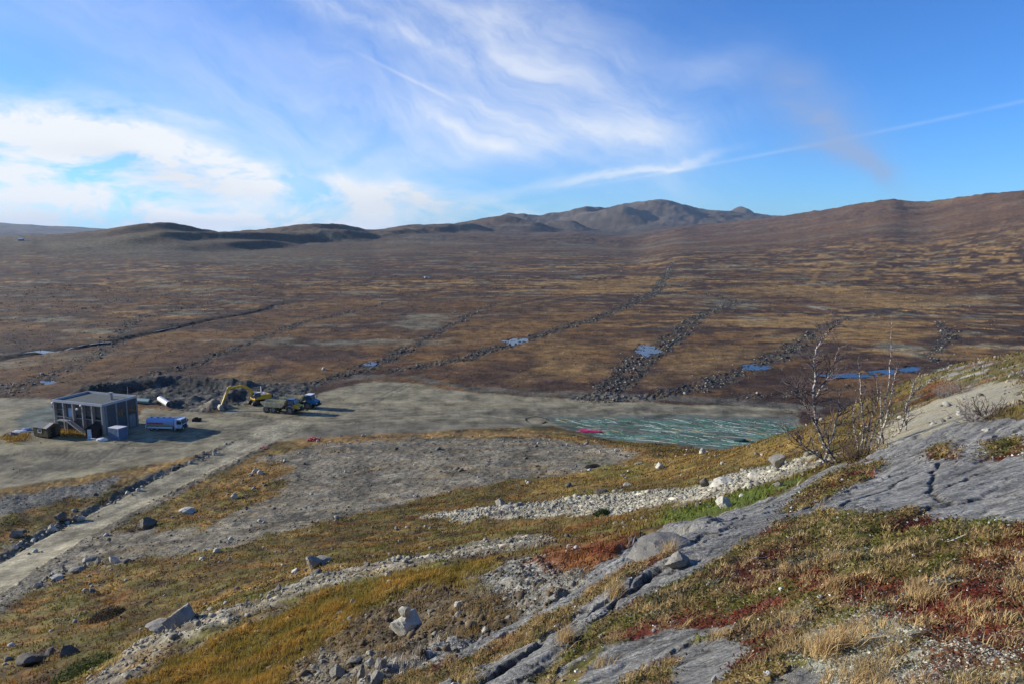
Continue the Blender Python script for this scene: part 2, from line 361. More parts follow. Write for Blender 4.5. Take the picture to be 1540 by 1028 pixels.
# golden tracts on the moor near the yard
for pts, k, col in (([(40,520),(300,500),(420,470),(560,450),(600,470),(380,520),(250,545),(60,590),(0,600),(0,560)], .5, RUST), ([(620,440),(1000,470),(860,560),(640,560),(560,540)], .35, RUST),
        ([(800,550),(850,535),(880,560),(830,572)], .8, STRAW*.8), ([(800,500),(905,520),(930,560),(760,590),(800,540)], .45, STRAW*.7), ([(560,560),(700,580),(880,590),(880,600),(700,588),(560,566)], .6, RUST*1.2),
        ([(380,560),(520,560),(480,575),(270,572)], .55, STRAW*.55), ([(1040,520),(1160,510),(1240,500),(1210,525),(1100,560),(980,590),(960,580)], .5, STRAW*.65),
        ([(840,425),(1000,418),(980,435),(850,440)], .7, STRAW*.8), ([(1100,425),(1330,440),(1540,452),(1540,462),(1300,458),(1100,440)], .6, STRAW*.85), ([(1230,462),(1285,464),(1250,468)], .9, RUBBLE),
        ([(1320,515),(1400,520),(1400,540),(1330,535)], .6, LICH*1.25), ([(600,470),(680,480),(660,495),(600,490)], .5, LICH), ([(1280,500),(1340,498),(1400,505),(1330,512)], .5, STRAW*.7),
        ([(0,360),(200,352),(330,352),(420,372),(560,400),(300,395),(120,385),(0,380)], .5, c3(.10,.095,.06)), ([(60,366),(180,362),(200,372),(80,380)], .4, LICH)):
    paint(area(pts, 1.5, 5, 12, 41)*k*(.75+.5*n_sm), col)
MOORN = sst(150, 200, rng_)
lefthill = hill*sst(.05,-.25,AG)*sst(5000,3500,rng_); paint(lefthill*.35, c3(.10,.085,.045)); paint(lefthill*sst(0,.5,F2(220,90,5,22))*.5, c3(.075,.050,.038))
righthill = hill*sst(.1,.35,AG)*sst(5000,3500,rng_); paint(righthill*.35, c3(.15,.085,.05))

detail = np.zeros((NR, NA), np.float32)
detail += n_sm*.22*sst(900, 200, rng_)*sst(14, 60, rng_)+n_xs*.07*sst(500, 100, rng_)*sst(3, 14, rng_)
# churned strips dug across the moor: rough dark soil and stones
STRIPS = [([(1035,388),(1010,395),(1002,415),(985,440),(900,478),(780,513),(690,540),(600,556)], [4,4,5,7,6,6,6,5]),
 ([(745,457),(690,482),(640,510),(580,542),(520,562),(478,573)], [3,4,5,5,5,4]),
 ([(640,440),(560,462),(470,481),(370,516),(300,545),(230,562),(150,592),(90,607)], [2,2.5,4,4,4,4,4,3]),
 ([(1060,440),(1110,455),(1050,476),(1012,510),(960,545),(925,580),(900,600)], [3,6,6,7,8,8,8]),
 ([(1330,472),(1280,478),(1245,487),(1212,510),(1145,550),(1060,577),(960,600)], [2,3,4,5,6,6,5]),
 ([(1415,484),(1428,505),(1395,540)], [2,5,4]),
 ([(1290,580),(1200,590),(1100,597)], [2,3,2]),
 ([(330,450),(300,460),(200,480),(170,520),(90,560),(0,590)], [3,5,4,6,5,8]), ([(190,450),(90,475),(0,488)], [3,4,3]), ([(60,575),(0,580)], [5,9])]
strip = np.zeros((NR, NA), np.float32)
for i, (pts, w) in enumerate(STRIPS):
    w = [q*.68 for q in w]; m, d = band(pts, w, 1.5, 3.5, 10, 80+i); m = m*np.clip(1.15+.6*n_sm, 0, 1)
    k = (.9 if i < 6 else .62)
    strip = np.maximum(strip, m*k)
roughn = F2(1.9, 1.9, 4, 90); roughb = F2(6, 6, 3, 91)
paint(strip*.95, c3(.040,.033,.027)); paint(strip*sst(.1, .5, F2(3.2, 2.4, 4, 92))*.8, GREY*.62)
paint(strip*sst(.1, .5, F2(7, 7, 3, 94))*.7, RUST*.7)
detail += strip*(np.abs(roughn)*.75-.2+roughb*.3)
# old track climbing the moor
m, d = band([(1235,395),(1222,425),(1290,447),(1350,462),(1420,472)], [2.5,2.5,2.5,3,3], 1.5, 1.5); paint(m*.55, STRAW*.8)
m, d = band([(700,470),(760,462),(900,440)], [1.5,1.5,1.5], 1, 1); paint(m*.3, STRAW)
# stream bed
STREAM = [(-40,545),(10,538),(60,528),(110,523),(160,516),(205,505),(250,496),(310,482),(370,472),(405,464),(412,459),(440,456)]
m, d = band(STREAM, [3,3,3,3,3,2.5,2.5,2,2,2,1.5,1.5], 1.2, 1.0); stream_m = m
paint(band([(u, v-3) for u, v in STREAM], 5, 2, 2)[0]*.7, DARK); paint(m, DARK); detail -= m*.75
# dark stony field and heaps beyond the yard
field = area([(195,590),(240,574),(330,574),(440,578),(500,575),(470,590),(340,620),(270,618),(215,606)], 1, 2, 8, 44)
paint(field, DGREY*.62); paint(field*sst(0, .5, F2(3, 2, 4, 95)), DGREY*1.25); detail += field*(np.abs(F2(5, 3, 4, 96))*.9-.2)
berm, d = band([(120,592),(160,588),(205,580),(250,575),(300,577),(370,579)], [2,3.5,4,4,2,1.5], 2.5, 1); detail += berm*2.1*(1+.3*roughb); paint(berm, DGREY*.62)
bk, d = band([(345,600),(372,592),(398,601)], [2,2.6,2], 2, .6); detail += bk*1.6; paint(bk, DGREY*.9)
for (u, v, rr_, hh) in ((322,612,4.2,2.3), (262,606,2.5,.9), (290,600,3,1.0), (350,594,3.2,1.0), (377,607,2.6,1.9)):
    p = hit(u, v); q = np.hypot(X2-p.x, Y2-p.y)/rr_; m = np.clip(1-q, 0, 1); detail += m*hh; paint(sst(0, .25, m), GREY*.8 if u in (322, 377) else DGREY*.8)
# yard
YARD = [(-160,610),(0,598),(60,598),(90,606),(90,640),(205,640),(215,612),(270,618),(335,622),(345,612),(400,600),(478,592),(520,580),(560,573),(625,576),(700,589),(880,601),(1000,606),(1200,613),(1300,640),(1320,680),(1170,690),(1000,700),(900,657),(800,642),(700,645),(610,652),(520,656),(440,664),(400,664),(330,674),(270,690),(120,716),(0,737),(-160,752)]
yard = area(YARD, .45, .9, 6, 100)*(GZ < 1.1)
paint(yard, YARDC); paint(yard*sst(.0, .6, F2(26, 9, 4, 101))*.55, GREY*.95); paint(yard*sst(.1, .5, F2(12, 3, 4, 102, R(15)))*.4, YARDC*1.2)
gd = area([(25,650),(40,615),(85,606),(90,640),(60,655)], .6, 1, 6, 103)*yard; paint(gd*.85, c3(.10,.12,.10))
lower = area([(815,625),(1000,622),(1230,627),(1320,640),(1320,690),(1000,700),(900,657),(850,642)], .5, .7, 6, 104)*yard; paint(lower*.85, c3(.100,.112,.092)); paint(lower*sst(0,.5,F2(9,3,4,116,R(-25)))*.45, c3(.07,.112,.09)); paint(lower*sst(.1,.5,F2(5,3,4,117))*.5, DGREY*1.2)
edge2 = area([(500,575),(590,562),(700,586),(860,598),(1100,607),(1280,622),(1280,612),(1050,596),(900,592),(700,580),(640,566),(540,562)], .5, 1.5, 6, 105); paint(edge2*.85, GREY*.68)
drk = area([(430,652),(520,640),(640,634),(760,632),(830,640),(780,650),(640,650),(500,664)], .8, 2, 6, 106)*yard; paint(drk*.7, GREY*.72)
soil = area([(-40,686),(20,683),(30,692),(0,703),(-40,706)], .5, 1.2, 4, 107); paint(soil*.7, DGREY*.6)
mound = area([(88,642),(128,644),(140,655),(120,658),(90,655)], .3, .8, 2, 112); paint(mound*.95, c3(.30,.19,.05)); paint(mound*sst(.1,.5,n_xxs)*.6, OLIVE)
lstraw = area([(0,656),(24,653),(42,656),(46,661),(24,663),(0,661)], .3, 1, 2, 113); paint(lstraw*.8, c3(.28,.17,.05))
# wheel tracks: curved pairs of faint ruts
rutm = np.zeros((NR, NA), np.float32)
def rut(pts, w=.28):
    global rutm
    P = hits(densify(pts, False, 20))
    T = np.gradient(P, axis=0); T /= np.linalg.norm(T, axis=1)[:, None]+1e-9; Nn = np.stack([-T[:, 1], T[:, 0]], 1)
    for s_ in (-1, 1): rutm = np.maximum(rutm, band(P+Nn*s_*1.0, w, .3, .3, 3, 120, world=True)[0])
for k in range(6): rut([(0,690+k*3),(60,704-k),(130,700-k*3),(200,683-k*4),(300,664-k*4),(400,648-k*3),(520,636-k*4),(760,626-k*2),(1000,618-k),(1270,622)])
for k in range(4): rut([(20+k*9,712-k*3),(50+k*8,716-k*4),(90+k*6,708-k*4),(110+k*5,694-k*3),(80+k*4,685-k*2),(30,681-k)])
rut([(350,620),(430,632),(560,628),(700,622),(900,612)]); rut([(400,650),(430,630),(470,622),(560,605),(620,575)]); rut([(300,655),(380,640),(430,640),(520,640)])
paint(rutm*yard*.7, GREY*.62)
detail = detail*(1-yard)+yard*(n_xs*.03+F2(14, 5, 3, 110)*.06-rutm*.06)+gd*.0
# road down the slope
ROADL = [(-120,938),(-60,902),(0,866),(80,819),(150,780),(230,738),(300,703),(345,682),(395,657),(430,640)]
roadm, roadd = band(ROADL, [3.3]*7+[3.4,4.2,5.5], .25, .35, 3, 130)
verge, vd = band(ROADL, [5.6]*7+[5.0,4.6,5.0], .6, 1.2, 4, 131)
# mid slope vegetation, then bare gravel over it
slope = area([(-400,745),(0,735),(120,716),(270,690),(330,674),(400,664),(520,656),(610,652),(700,645),(830,640),(900,657),(1000,700),(1200,690),(1330,640),(1560,520),(1560,1200),(-400,1200)], .5, 1.2, 5, 140)
slope = np.maximum(slope, (GZ > 1.1)*(rng_ < 260)*(1-yard)); m_sl = np.maximum(slope, (rng_ < 16)*1.0); m_sl[RG < 40] = np.maximum(m_sl, 1)[RG < 40]
base = OLIVE*.75
patchA = F2(5.5, 3.2, 5, 150, R(-25)); patchB = F2(3.5, 2.0, 5, 151, R(-25)); patchC = F2(9, 5, 4, 152, R(-25)); patchD = F2(1.5, 1.0, 4, 153, R(-25))
paint(m_sl, c3(.115,.080,.025)); paint(m_sl*sst(.0, .45, patchA)*.75, OLIVE*.85); paint(m_sl*sst(.25, .6, patchB+.3*patchC)*.8, c3(.125,.105,.022))
paint(m_sl*sst(.12, .5, -patchA+.4*patchD)*.8, c3(.17,.075,.018)); paint(m_sl*sst(.25, .6, -patchB)*.75, PURP*.8); paint(m_sl*sst(.2, .55, patchC-.5*patchA)*.7, c3(.26,.165,.05))
paint(m_sl*sst(.35, .7, patchD+.3*patchB)*.6, GREEN*.9); paint(m_sl*sst(.3, .6, F2(1.1, .7, 3, 154))*.6, DARK); paint(m_sl*sst(.15, .5, F2(6, 2.6, 5, 159, R(-20)))*.5, c3(.075,.045,.018))
# straw fringe round the yard
fringe = area([(-200,760),(0,738),(120,718),(270,690),(330,677),(330,690),(250,712),(140,728),(0,750)], .4, 1.5, 4, 155)
paint(fringe*.75, c3(.25,.15,.045)); paint(fringe*sst(.1, .5, n_xs)*.7, PURP*.9)
fr2 = area([(430,660),(560,652),(700,648),(800,648),(960,672),(1030,690),(960,690),(860,664),(760,655),(620,658),(470,672)], .3, 1.2, 4, 156); paint(fr2*.8, c3(.22,.13,.045))
fr3 = area([(330,720),(370,695),(440,672),(560,664),(620,690),(470,700),(380,735),(290,760)], .5, 2.5, 5, 157); paint(fr3*.6, c3(.21,.125,.04))
brow = area([(860,690),(1000,690),(1120,672),(1230,650),(1260,660),(1150,690),(1000,715),(860,735),(780,745)], .5, 2, 4, 158); paint(brow*.55, c3(.20,.13,.035))
darkst = area([(-200,800),(0,776),(70,758),(150,742),(190,722),(180,714),(120,726),(0,745),(-200,775)], .4, 1.5, 4, 159); paint(darkst, DGREY*1.15)
dk2 = area([(190,720),(250,705),(310,690),(320,700),(240,726)], .4, 1.5, 4, 160); paint(dk2*.6, GREY*.8)
gslope = area([(470,668),(640,658),(800,658),(930,672),(950,690),(890,706),(760,722),(640,746),(560,768),(450,792),(300,832),(150,842),(60,880),(0,905),(-90,950),(0,895),(120,822),(200,790),(300,800),(360,770),(420,735),(440,705),(380,690),(440,676)], 1.2, 3.6, 6, 161)
paint(gslope*.93, GREY*.84); paint(gslope*sst(.1, .5, patchC+.5*patchD)*.35, GREY*1.1); paint(gslope*sst(.15, .5, F2(14, 3, 5, 162, R(-8)))*.75, c3(.135,.095,.045)); paint(gslope*sst(.3, .6, F2(9, 2.5, 4, 163))*.5, DGREY)
paint(verge*.85, GREY*.8); paint(verge*sst(.2, .6, n_xxs+patchD)*.6, RUBBLE*.6)
rubble = area([(630,772),(700,766),(760,760),(900,744),(1040,734),(1100,714),(1140,704),(1215,688),(1240,700),(1150,727),(1060,752),(980,762),(900,772),(800,778),(690,784)], .9, 2.2, 3, 164)
paint(rubble, RUBBLE*.9); paint(rubble*sst(.1, .5, n_xxs+.4*patchD)*.7, c3(.26,.22,.13))
ridge = area([(110,1040),(180,990),(255,945),(375,905),(475,868),(560,850),(640,838),(700,823),(780,806),(822,806),(832,818),(790,828),(720,838),(640,850),(560,868),(470,892),(350,936),(250,975),(190,1040)], 1.2, 2.6, 2.5, 165)
ridge = ridge*np.clip(.8+1.2*patchD, 0, 1); paint(ridge*.88, GREY*1.15); paint(ridge*sst(.1, .5, n_xxs)*.6, RUBBLE*.8)
hollow = area([(150,1060),(260,980),(360,940),(480,896),(620,862),(740,842),(800,835),(880,862),(840,905),(740,960),(640,1010),(560,1060)], .5, 1, 2.5, 166)
paint(hollow*.95, c3(.105,.078,.045)); hv = F2(1.6, 1.1, 5, 167); hv2 = F2(.7, .5, 4, 168)
up = area([(150,1060),(260,990),(420,925),(560,868),(700,845),(780,850),(740,890),(640,880),(560,910),(500,960),(440,1000),(420,1060)], 1, 2.0, 2, 169)
paint(hollow*up*.9, c3(.10,.090,.025)); paint(hollow*sst(-.1, .35, hv)*up*.85, c3(.21,.125,.035)); paint(hollow*(1-up)*sst(.1, .5, hv2)*.6, c3(.15,.125,.085)); paint(hollow*sst(.3, .6, hv2)*.4, DARK)
scree = area([(700,870),(780,842),(840,838),(885,862),(850,905),(800,930),(760,905)], 1.5, 4, 2, 170); paint(scree*.9, c3(.24,.23,.19)); paint(scree*sst(.1, .5, n_xxs)*.5, DARK*1.5)
sl = area([(430,1060),(480,985),(570,985),(580,1010),(540,1060)], .6, 1.2, 2, 171); paint(sl*.7, GREY)
redb = area([(800,845),(830,822),(900,812),(960,815),(990,850),(930,880),(880,862)], 1.5, 5, 3, 172); paint(redb*.9, c3(.125,.050,.018)); paint(redb*sst(0,.4,hv2)*.6, RED)
gb = area([(980,790),(1010,765),(1080,752),(1150,730),(1200,720),(1180,745),(1100,770),(1020,792)], 1.5, 5, 4, 173); paint(gb*.85, GREEN)
gb2 = area([(880,690),(960,700),(980,720),(900,720)], .6, 2, 3, 174); paint(gb2*.3, GREEN)
# foreground heath on the right: dwarf shrub mosaic
fg = (rng_ < 26)*sst(-.02, .04, AG+.02*n_sm)
q1 = F2(1.1, .8, 5, 180); q2 = F2(.55, .45, 4, 181); q3 = F2(.28, .22, 4, 182); q4 = F2(2.0, 1.5, 3, 183)
heath = area([(1060,950),(1110,900),(1045,868),(1100,828),(1180,785),(1240,770),(1330,765),(1420,780),(1560,790),(1700,900),(1800,1200),(1100,1200),(900,1040),(1000,1000)], .8, 2.2, 3, 184)
heath = np.maximum(heath, ((RG < 2.6) & (AG > -.1))*1.0)
heath2 = area([(790,1040),(850,985),(900,940),(960,905),(1040,868),(1110,900),(1020,948),(900,988),(830,1040)], .8, 1.5, 2, 185)
hth = np.maximum(heath, heath2)
rock = area([(1800,560),(1540,628),(1460,632),(1400,646),(1330,676),(1290,692),(1240,706),(1180,742),(1110,765),(1020,795),(960,812),(900,848),(850,905),(800,935),(740,958),(640,995),(570,1028),(500,1080),(860,1200),(1900,1200),(1900,700)], .5, 2.2, 2.2, 186)
paint(rock, ROCK)
foli = R(35)
st = F2(1.6, .22, 5, 190, foli); st2 = F2(3.5, .7, 4, 191, foli); rk3 = F2(.25, .12, 4, 192, foli)
paint(rock*sst(.05, .5, st)*.7, ROCK*1.3); paint(rock*sst(.1, .5, -st)*.8, ROCK*.55); paint(rock*sst(.3, .6, q2)*.35, c3(.30,.29,.22)); paint(rock*sst(.45, .7, F2(.12, .08, 3, 193))*.5, c3(.45,.45,.42))
crk = np.abs(F2(2.6, .75, 3, 194, foli)); crack = (1-sst(.0, .035, crk))*rock; crk2 = np.abs(F2(.9, 1.6, 3, 195, foli)); crack2 = (1-sst(.0, .02, crk2))*rock
paint(np.maximum(crack*sst(-.2,.3,q2), crack2*.5*sst(0,.4,q1))*.7, DARK)
# split plates of the bedrock, and its open joints
def plates(lx, ly, seed, warp):
    m = (rock > .02).ravel(); c_, s_ = math.cos(foli), math.sin(foli); x, y = xf[m], yf[m]
    wx, wy = x+fbm(x/.9, y/.9, 3, seed)*warp, y+fbm(x/.9, y/.9, 3, seed+3)*warp
    p_, q_ = (wx*c_+wy*s_)/lx, (-wx*s_+wy*c_)/ly; ip, iq = np.floor(p_).astype(int), np.floor(q_).astype(int)
    f1 = np.full(len(p_), 9.0); f2 = f1.copy(); hid = np.zeros(len(p_), np.int32)
    for a in (-1, 0, 1):
        for b in (-1, 0, 1):
            h = _perm[(_perm[(ip+a+seed) & 255]+iq+b) & 255]; h2 = _perm[(h+91) & 255]; d = np.hypot(ip+a+.15+h/365-p_, iq+b+.15+h2/365-q_)
            nw = d < f1; f2 = np.where(nw, f1, np.minimum(f2, d)); hid = np.where(nw, h, hid); f1 = np.where(nw, d, f1)
    r1 = hid/255-.5; r2 = _perm[(hid+37) & 255]/255-.5
    e = np.zeros(FX.shape, np.float32); v = e.copy(); t = e.copy(); e[m] = sst(.0, .16, f2-f1); v[m] = r1; t[m] = r2*(f1)
    return [k.reshape(NR, NA) for k in (e, v, t)]
pe, pv, pt = plates(2.6, .85, 11, .35); se, sv, st_p = plates(.75, .28, 47, .12)
plate_k = .55+.45*sst(.45, .15, AG)
plate_h = plate_k*(pe*(.05+.13*pv+.16*pt)+se*(.012+.035*sv+.04*st_p)*sst(1.5, 5, rng_))
pfade = sst(45, 22, rng_)
paint(rock*(1-sst(.0, .22, pe))*.55*plate_k*pfade, DARK*1.8); paint(rock*(1-sst(.0, .4, se))*.35*pfade, ROCK*.45)
C *= (1+rock*(.30*pv+.22*sv))[..., None]
joints = np.zeros((NR, NA), np.float32)
for jp in ([(1050,803),(960,843),(900,872),(850,905)], [(1190,768),(1120,788),(1050,803)], [(1310,733),(1240,752),(1180,772)], [(1440,698),(1380,712),(1330,738),(1262,762)], [(1540,742),(1460,752),(1400,766),(1370,786)], [(1410,700),(1398,735),(1425,762)], [(905,914),(850,958),(790,1000),(740,1028)], [(990,862),(930,905),(905,940)], [(770,955),(700,998),(640,1028)], [(1540,700),(1470,712),(1420,735)], [(1330,690),(1290,712),(1230,735)]):
    joints = np.maximum(joints, band(densify(jp, False, 14), .035, .045, .12, .5, 260)[0])
paint(joints*rock*.85, DARK)
# turf pockets on the rock
pk = sst(.30, .42, F2(2.6, .9, 4, 196, foli)+.25*q2)*rock*sst(24, 16, rng_)
pock = np.clip(area([(880,898),(930,868),(990,838),(1000,850),(930,890),(870,920)], .4, 1.4, 1.0, 197)+area([(640,1035),(700,1000),(800,945),(860,915),(865,930),(790,975),(700,1030)], .4, 1.6, 1.0, 220)+area([(560,1045),(640,1015),(700,1000),(720,1040)], .4, 1.5, 1, 221), 0, 1)
pockets = [pock, area([(1240,720),(1290,700),(1330,700),(1260,745),(1180,770),(1200,745)], .3, 1.3, 1, 198), area([(1390,680),(1420,672),(1440,690),(1400,694)], .5, 1, 1, 199), area([(1480,670),(1540,660),(1540,690),(1490,690)], .4, 1, 1, 201), area([(840,1060),(960,930),(1100,905),(1200,890),(1130,935),(1010,945),(900,985),(860,1010),(800,1060)], .4, 1, 1, 202)]
turf = np.clip(pk*.0+sum(pockets), 0, 1)*rock
slabs = np.clip(area([(800,1080),(850,1000),(910,975),(960,962),(1010,945),(1060,940),(1112,942),(1095,958),(1040,968),(1000,985),(960,1000),(900,1080)], .35, .6, .8, 203)
    + area([(1010,985),(1040,972),(1085,962),(1125,972),(1135,985),(1100,1012),(1085,1050),(1000,1050),(1010,1010)], .3, .4, .8, 204)
    + area([(1150,1040),(1190,1012),(1240,1020),(1230,1060),(1160,1080)], .3, .5, .6, 205)
    + area([(1380,705),(1560,690),(1560,792),(1430,792),(1380,770),(1250,772),(1230,760)], .4, .8, 1, 206), 0, 1)
veg = np.clip(np.maximum(hth*(1-slabs), turf), 0, 1)
mos = c3(.105,.085,.028)
paint(veg, mos); paint(veg*sst(.0, .22, q1), c3(.105,.100,.018)); paint(veg*sst(.08, .28, -q1+.3*q2), c3(.12,.028,.016)); paint(veg*sst(.1, .45, q2+.3*q4)*.8, c3(.060,.050,.040)); paint(veg*sst(.15, .5, -q2+.3*q1)*.7, c3(.25,.16,.07))
lich = area([(1180,1060),(1210,960),(1280,930),(1360,925),(1380,960),(1540,1000),(1560,1080)], .8, 2.5, 1.2, 207)*.75
lich = np.clip(lich+sst(.30, .5, q4+.5*q3)*.35*hth*(rng_ < 9), 0, 1); paint(veg*lich*sst(-.1, .35, q3+.5*q2)*.8, c3(.40,.39,.30))
red = np.clip(area([(1170,870),(1260,880),(1340,880),(1400,900),(1300,920),(1200,900)], .6, 2, 1, 208)+area([(1370,930),(1440,900),(1540,960),(1540,1030),(1400,1010)], .6, 2, 1, 209)+area([(1440,850),(1560,800),(1560,930),(1450,930)], .6, 2, 1, 210)*.8, 0, 1); paint(veg*red*.9*(1-.4*lich), c3(.13,.024,.016)); paint(veg*red*sst(.1, .4, q2)*.6, ORANGE*.7)
grn = np.clip(area([(1430,785),(1500,780),(1525,795),(1470,808)], .5, 1, 1, 211)+area([(1215,790),(1260,780),(1270,805),(1220,815)], .5, 1, 1, 212)+area([(1260,815),(1400,800),(1440,870),(1330,890),(1250,870)], .6, 2, 1, 213)*.6, 0, 1); paint(veg*grn*.8, c3(.11,.12,.022))
# pale and far outcrops
pale = area([(1305,678),(1325,650),(1350,630),(1380,612),(1430,592),(1470,578),(1530,570),(1570,590),(1490,622),(1430,640),(1370,662)], .8, 2.5, 2, 214); paint(pale, PALE*.9); paint(pale*sst(.1, .5, F2(1.8, .5, 4, 215, foli))*.6, ROCK*1.2)
far_o = area([(1300,650),(1330,620),(1370,590),(1400,560),(1440,545),(1560,528),(1560,560),(1500,575),(1450,575),(1380,610),(1320,660)], .5, 1.5, 2, 216)*(1-pale); paint(far_o*.85, c3(.115,.10,.035)); paint(far_o*sst(.05, .35, F2(3, 1.6, 4, 217))*.8, ROCK*1.1); paint(far_o*sst(.2, .5, -F2(4, 2, 4, 218))*.8, c3(.15,.065,.022))
rb = area([(1380,600),(1400,570),(1450,575),(1420,590)], .5, 1, 1, 219); paint(rb*.7, c3(.13,.05,.02))
gravel = np.clip(yard*.15+gslope*.7+rubble+ridge+scree+strip+darkst+verge*.6, 0, 1)
rockall = np.clip(rock*(1-veg)+pale+far_o*.4, 0, 1)
notrock = 1-rockall
# relief
detail = detail*(1-m_sl)+detail*m_sl*.3
detail += m_sl*notrock*(1-yard)*(1-roadm)*(patchA*.28*sst(12, 40, rng_)+patchD*.10*sst(6, 20, rng_)+n_xxs*.035)
detail += gslope*(F2(9, 4, 4, 230, R(-20))*.22+np.abs(F2(1.4, 1, 3, 231))*.05)+rubble*(np.abs(n_xxs)*.12)+ridge*(np.abs(n_xxs)*.05+.10)+darkst*np.abs(F2(1.2, 1.2, 3, 232))*.12
detail += hollow*(hv*.2+np.abs(hv2)*.10)
bump_ = rock*(1-hth*.5)*(1-.5*slabs)*(plate_h*.9-joints*.11+st*.016+st2*.12+rk3*.012*sst(12,5,rng_))
stepn = F2(4.5, 1.3, 3, 240, foli); bump_ += rock*(1-hth)*((lambda q: (np.floor(q)+sst(.15, .85, q-np.floor(q)))-q)(stepn*2.4+.5))*.0
detail += bump_*sst(2.2, 7, rng_)
vegb = blur(veg, 14, 30); detail += vegb*((q1*.09+np.abs(q2)*.08+q3*.02)*sst(2, 8, rng_)+.03)
# the undercut step in the rock (dark overhang)
ov, d = band([(925,838),(965,822),(1000,812),(1040,806)], [.30,.34,.36,.30], .10, .12, .6, 245); detail -= ov*.55
ov2, d = band([(900,838),(960,806),(1010,797),(1055,797)], [.4]*4, .25, .1, .6, 246); detail += ov2*.22
# road bed is cut level, with a bank on its upper side
detail = detail*(1-roadm)
bankm, bd = band([(u-26-(640-v)*-.03, v-4) for u, v in ROADL[1:7]], 1.0, .8, .7, 3, 247); detail -= bankm*.55*(1-roadm)
vn = (verge-roadm).clip(0, 1); detail += vn*(np.abs(n_xxs)*.2+.1)*sst(300, 120, rng_)
paint(roadm, ROADC*.92); paint(roadm*sst(.0, .5, F2(9, .8, 4, 250, R(82)))*.55, ROADC*.68); paint(roadm*(1-sst(.06, .2, np.abs(roadd-.08)))*.4, GREY*.9)
paint(roadm*np.exp(-((roadd-.5)/.16)**2)*.45, ROADC*1.25)
GZ = GZ+detail
# ponds: basins sunk into the moor
PONDS = [([(958,524),(968,518),(980,519),(990,522),(996,528),(984,531),(972,535),(960,530)], 'small blue pool among the stones of the dug strip'), ([(1118,548),(1130,545),(1152,546),(1158,552),(1140,556),(1122,554)], 'narrow pool'),
 ([(1240,564),(1262,562),(1290,560),(1330,555),(1380,550),(1388,552),(1372,556),(1345,560),(1310,565),(1270,567)], 'large pool'), ([(758,512),(775,508),(792,510),(790,516),(770,518)], 'pool'), ([(545,546),(556,543),(566,546),(558,550)], 'pool'),
 ([(60,573),(75,571),(84,574),(70,577)], 'pool'), ([(634,416),(642,415),(648,417),(640,418)], 'far pool')]
POOLS = []
for pts, lab in PONDS:
    P = hits(pts); lv = float(np.median(ground_z(P[:, 0], P[:, 1])))-.1
    m = area(P, 1.2, 2.6, 5, 260, world=True, rel=False)
    GZ = np.where(m > .02, np.minimum(GZ, GZ*(1-m)+(lv-.25+.8*n_xs+.7*n_sm)*m), GZ); paint(m*.6, DARK); POOLS.append((P, lv, lab))
shade_n = 1+.16*n_xxs*sst(60, 20, rng_)+.10*n_xs
C *= shade_n[..., None]*.95; C = np.clip(C, .006, .75)

# ------------------------------------------------------------------ materials
MATS = {}
def mat(name, col, rough=.8, metal=0.0, vary=.18, scale=3.0, bump=0.0, spec=.3, trans=0.0):
    if name in MATS: return MATS[name]
    m = bpy.data.materials.new(name); m.use_nodes = True; nt = m.node_tree; b = nt.nodes['Principled BSDF']
    g = nt.nodes.new('ShaderNodeTexCoord')
    n = noise_node(nt, g.outputs['Object'], scale, 6, .6)
    f = mapr(nt, n.outputs[0], .3, .7, 0, 1)
    lo = tuple(c*(1-vary) for c in col); hi = tuple(min(1, c*(1+vary)) for c in col)
    nt.links.new(mixc(nt, f, lo, hi), b.inputs['Base Color'])
    b.inputs['Roughness'].default_value = rough; b.inputs['Metallic'].default_value = metal; b.inputs['Specular IOR Level'].default_value = spec
    if trans: b.inputs['Transmission Weight'].default_value = trans
    if bump:
        bp = nt.nodes.new('ShaderNodeBump'); bp.inputs['Strength'].default_value = .6; bp.inputs['Distance'].default_value = bump
        n2 = noise_node(nt, g.outputs['Object'], scale*6, 5, .6); nt.links.new(n2.outputs[0], bp.inputs['Height']); nt.links.new(bp.outputs[0], b.inputs['Normal'])
    MATS[name] = m; return m
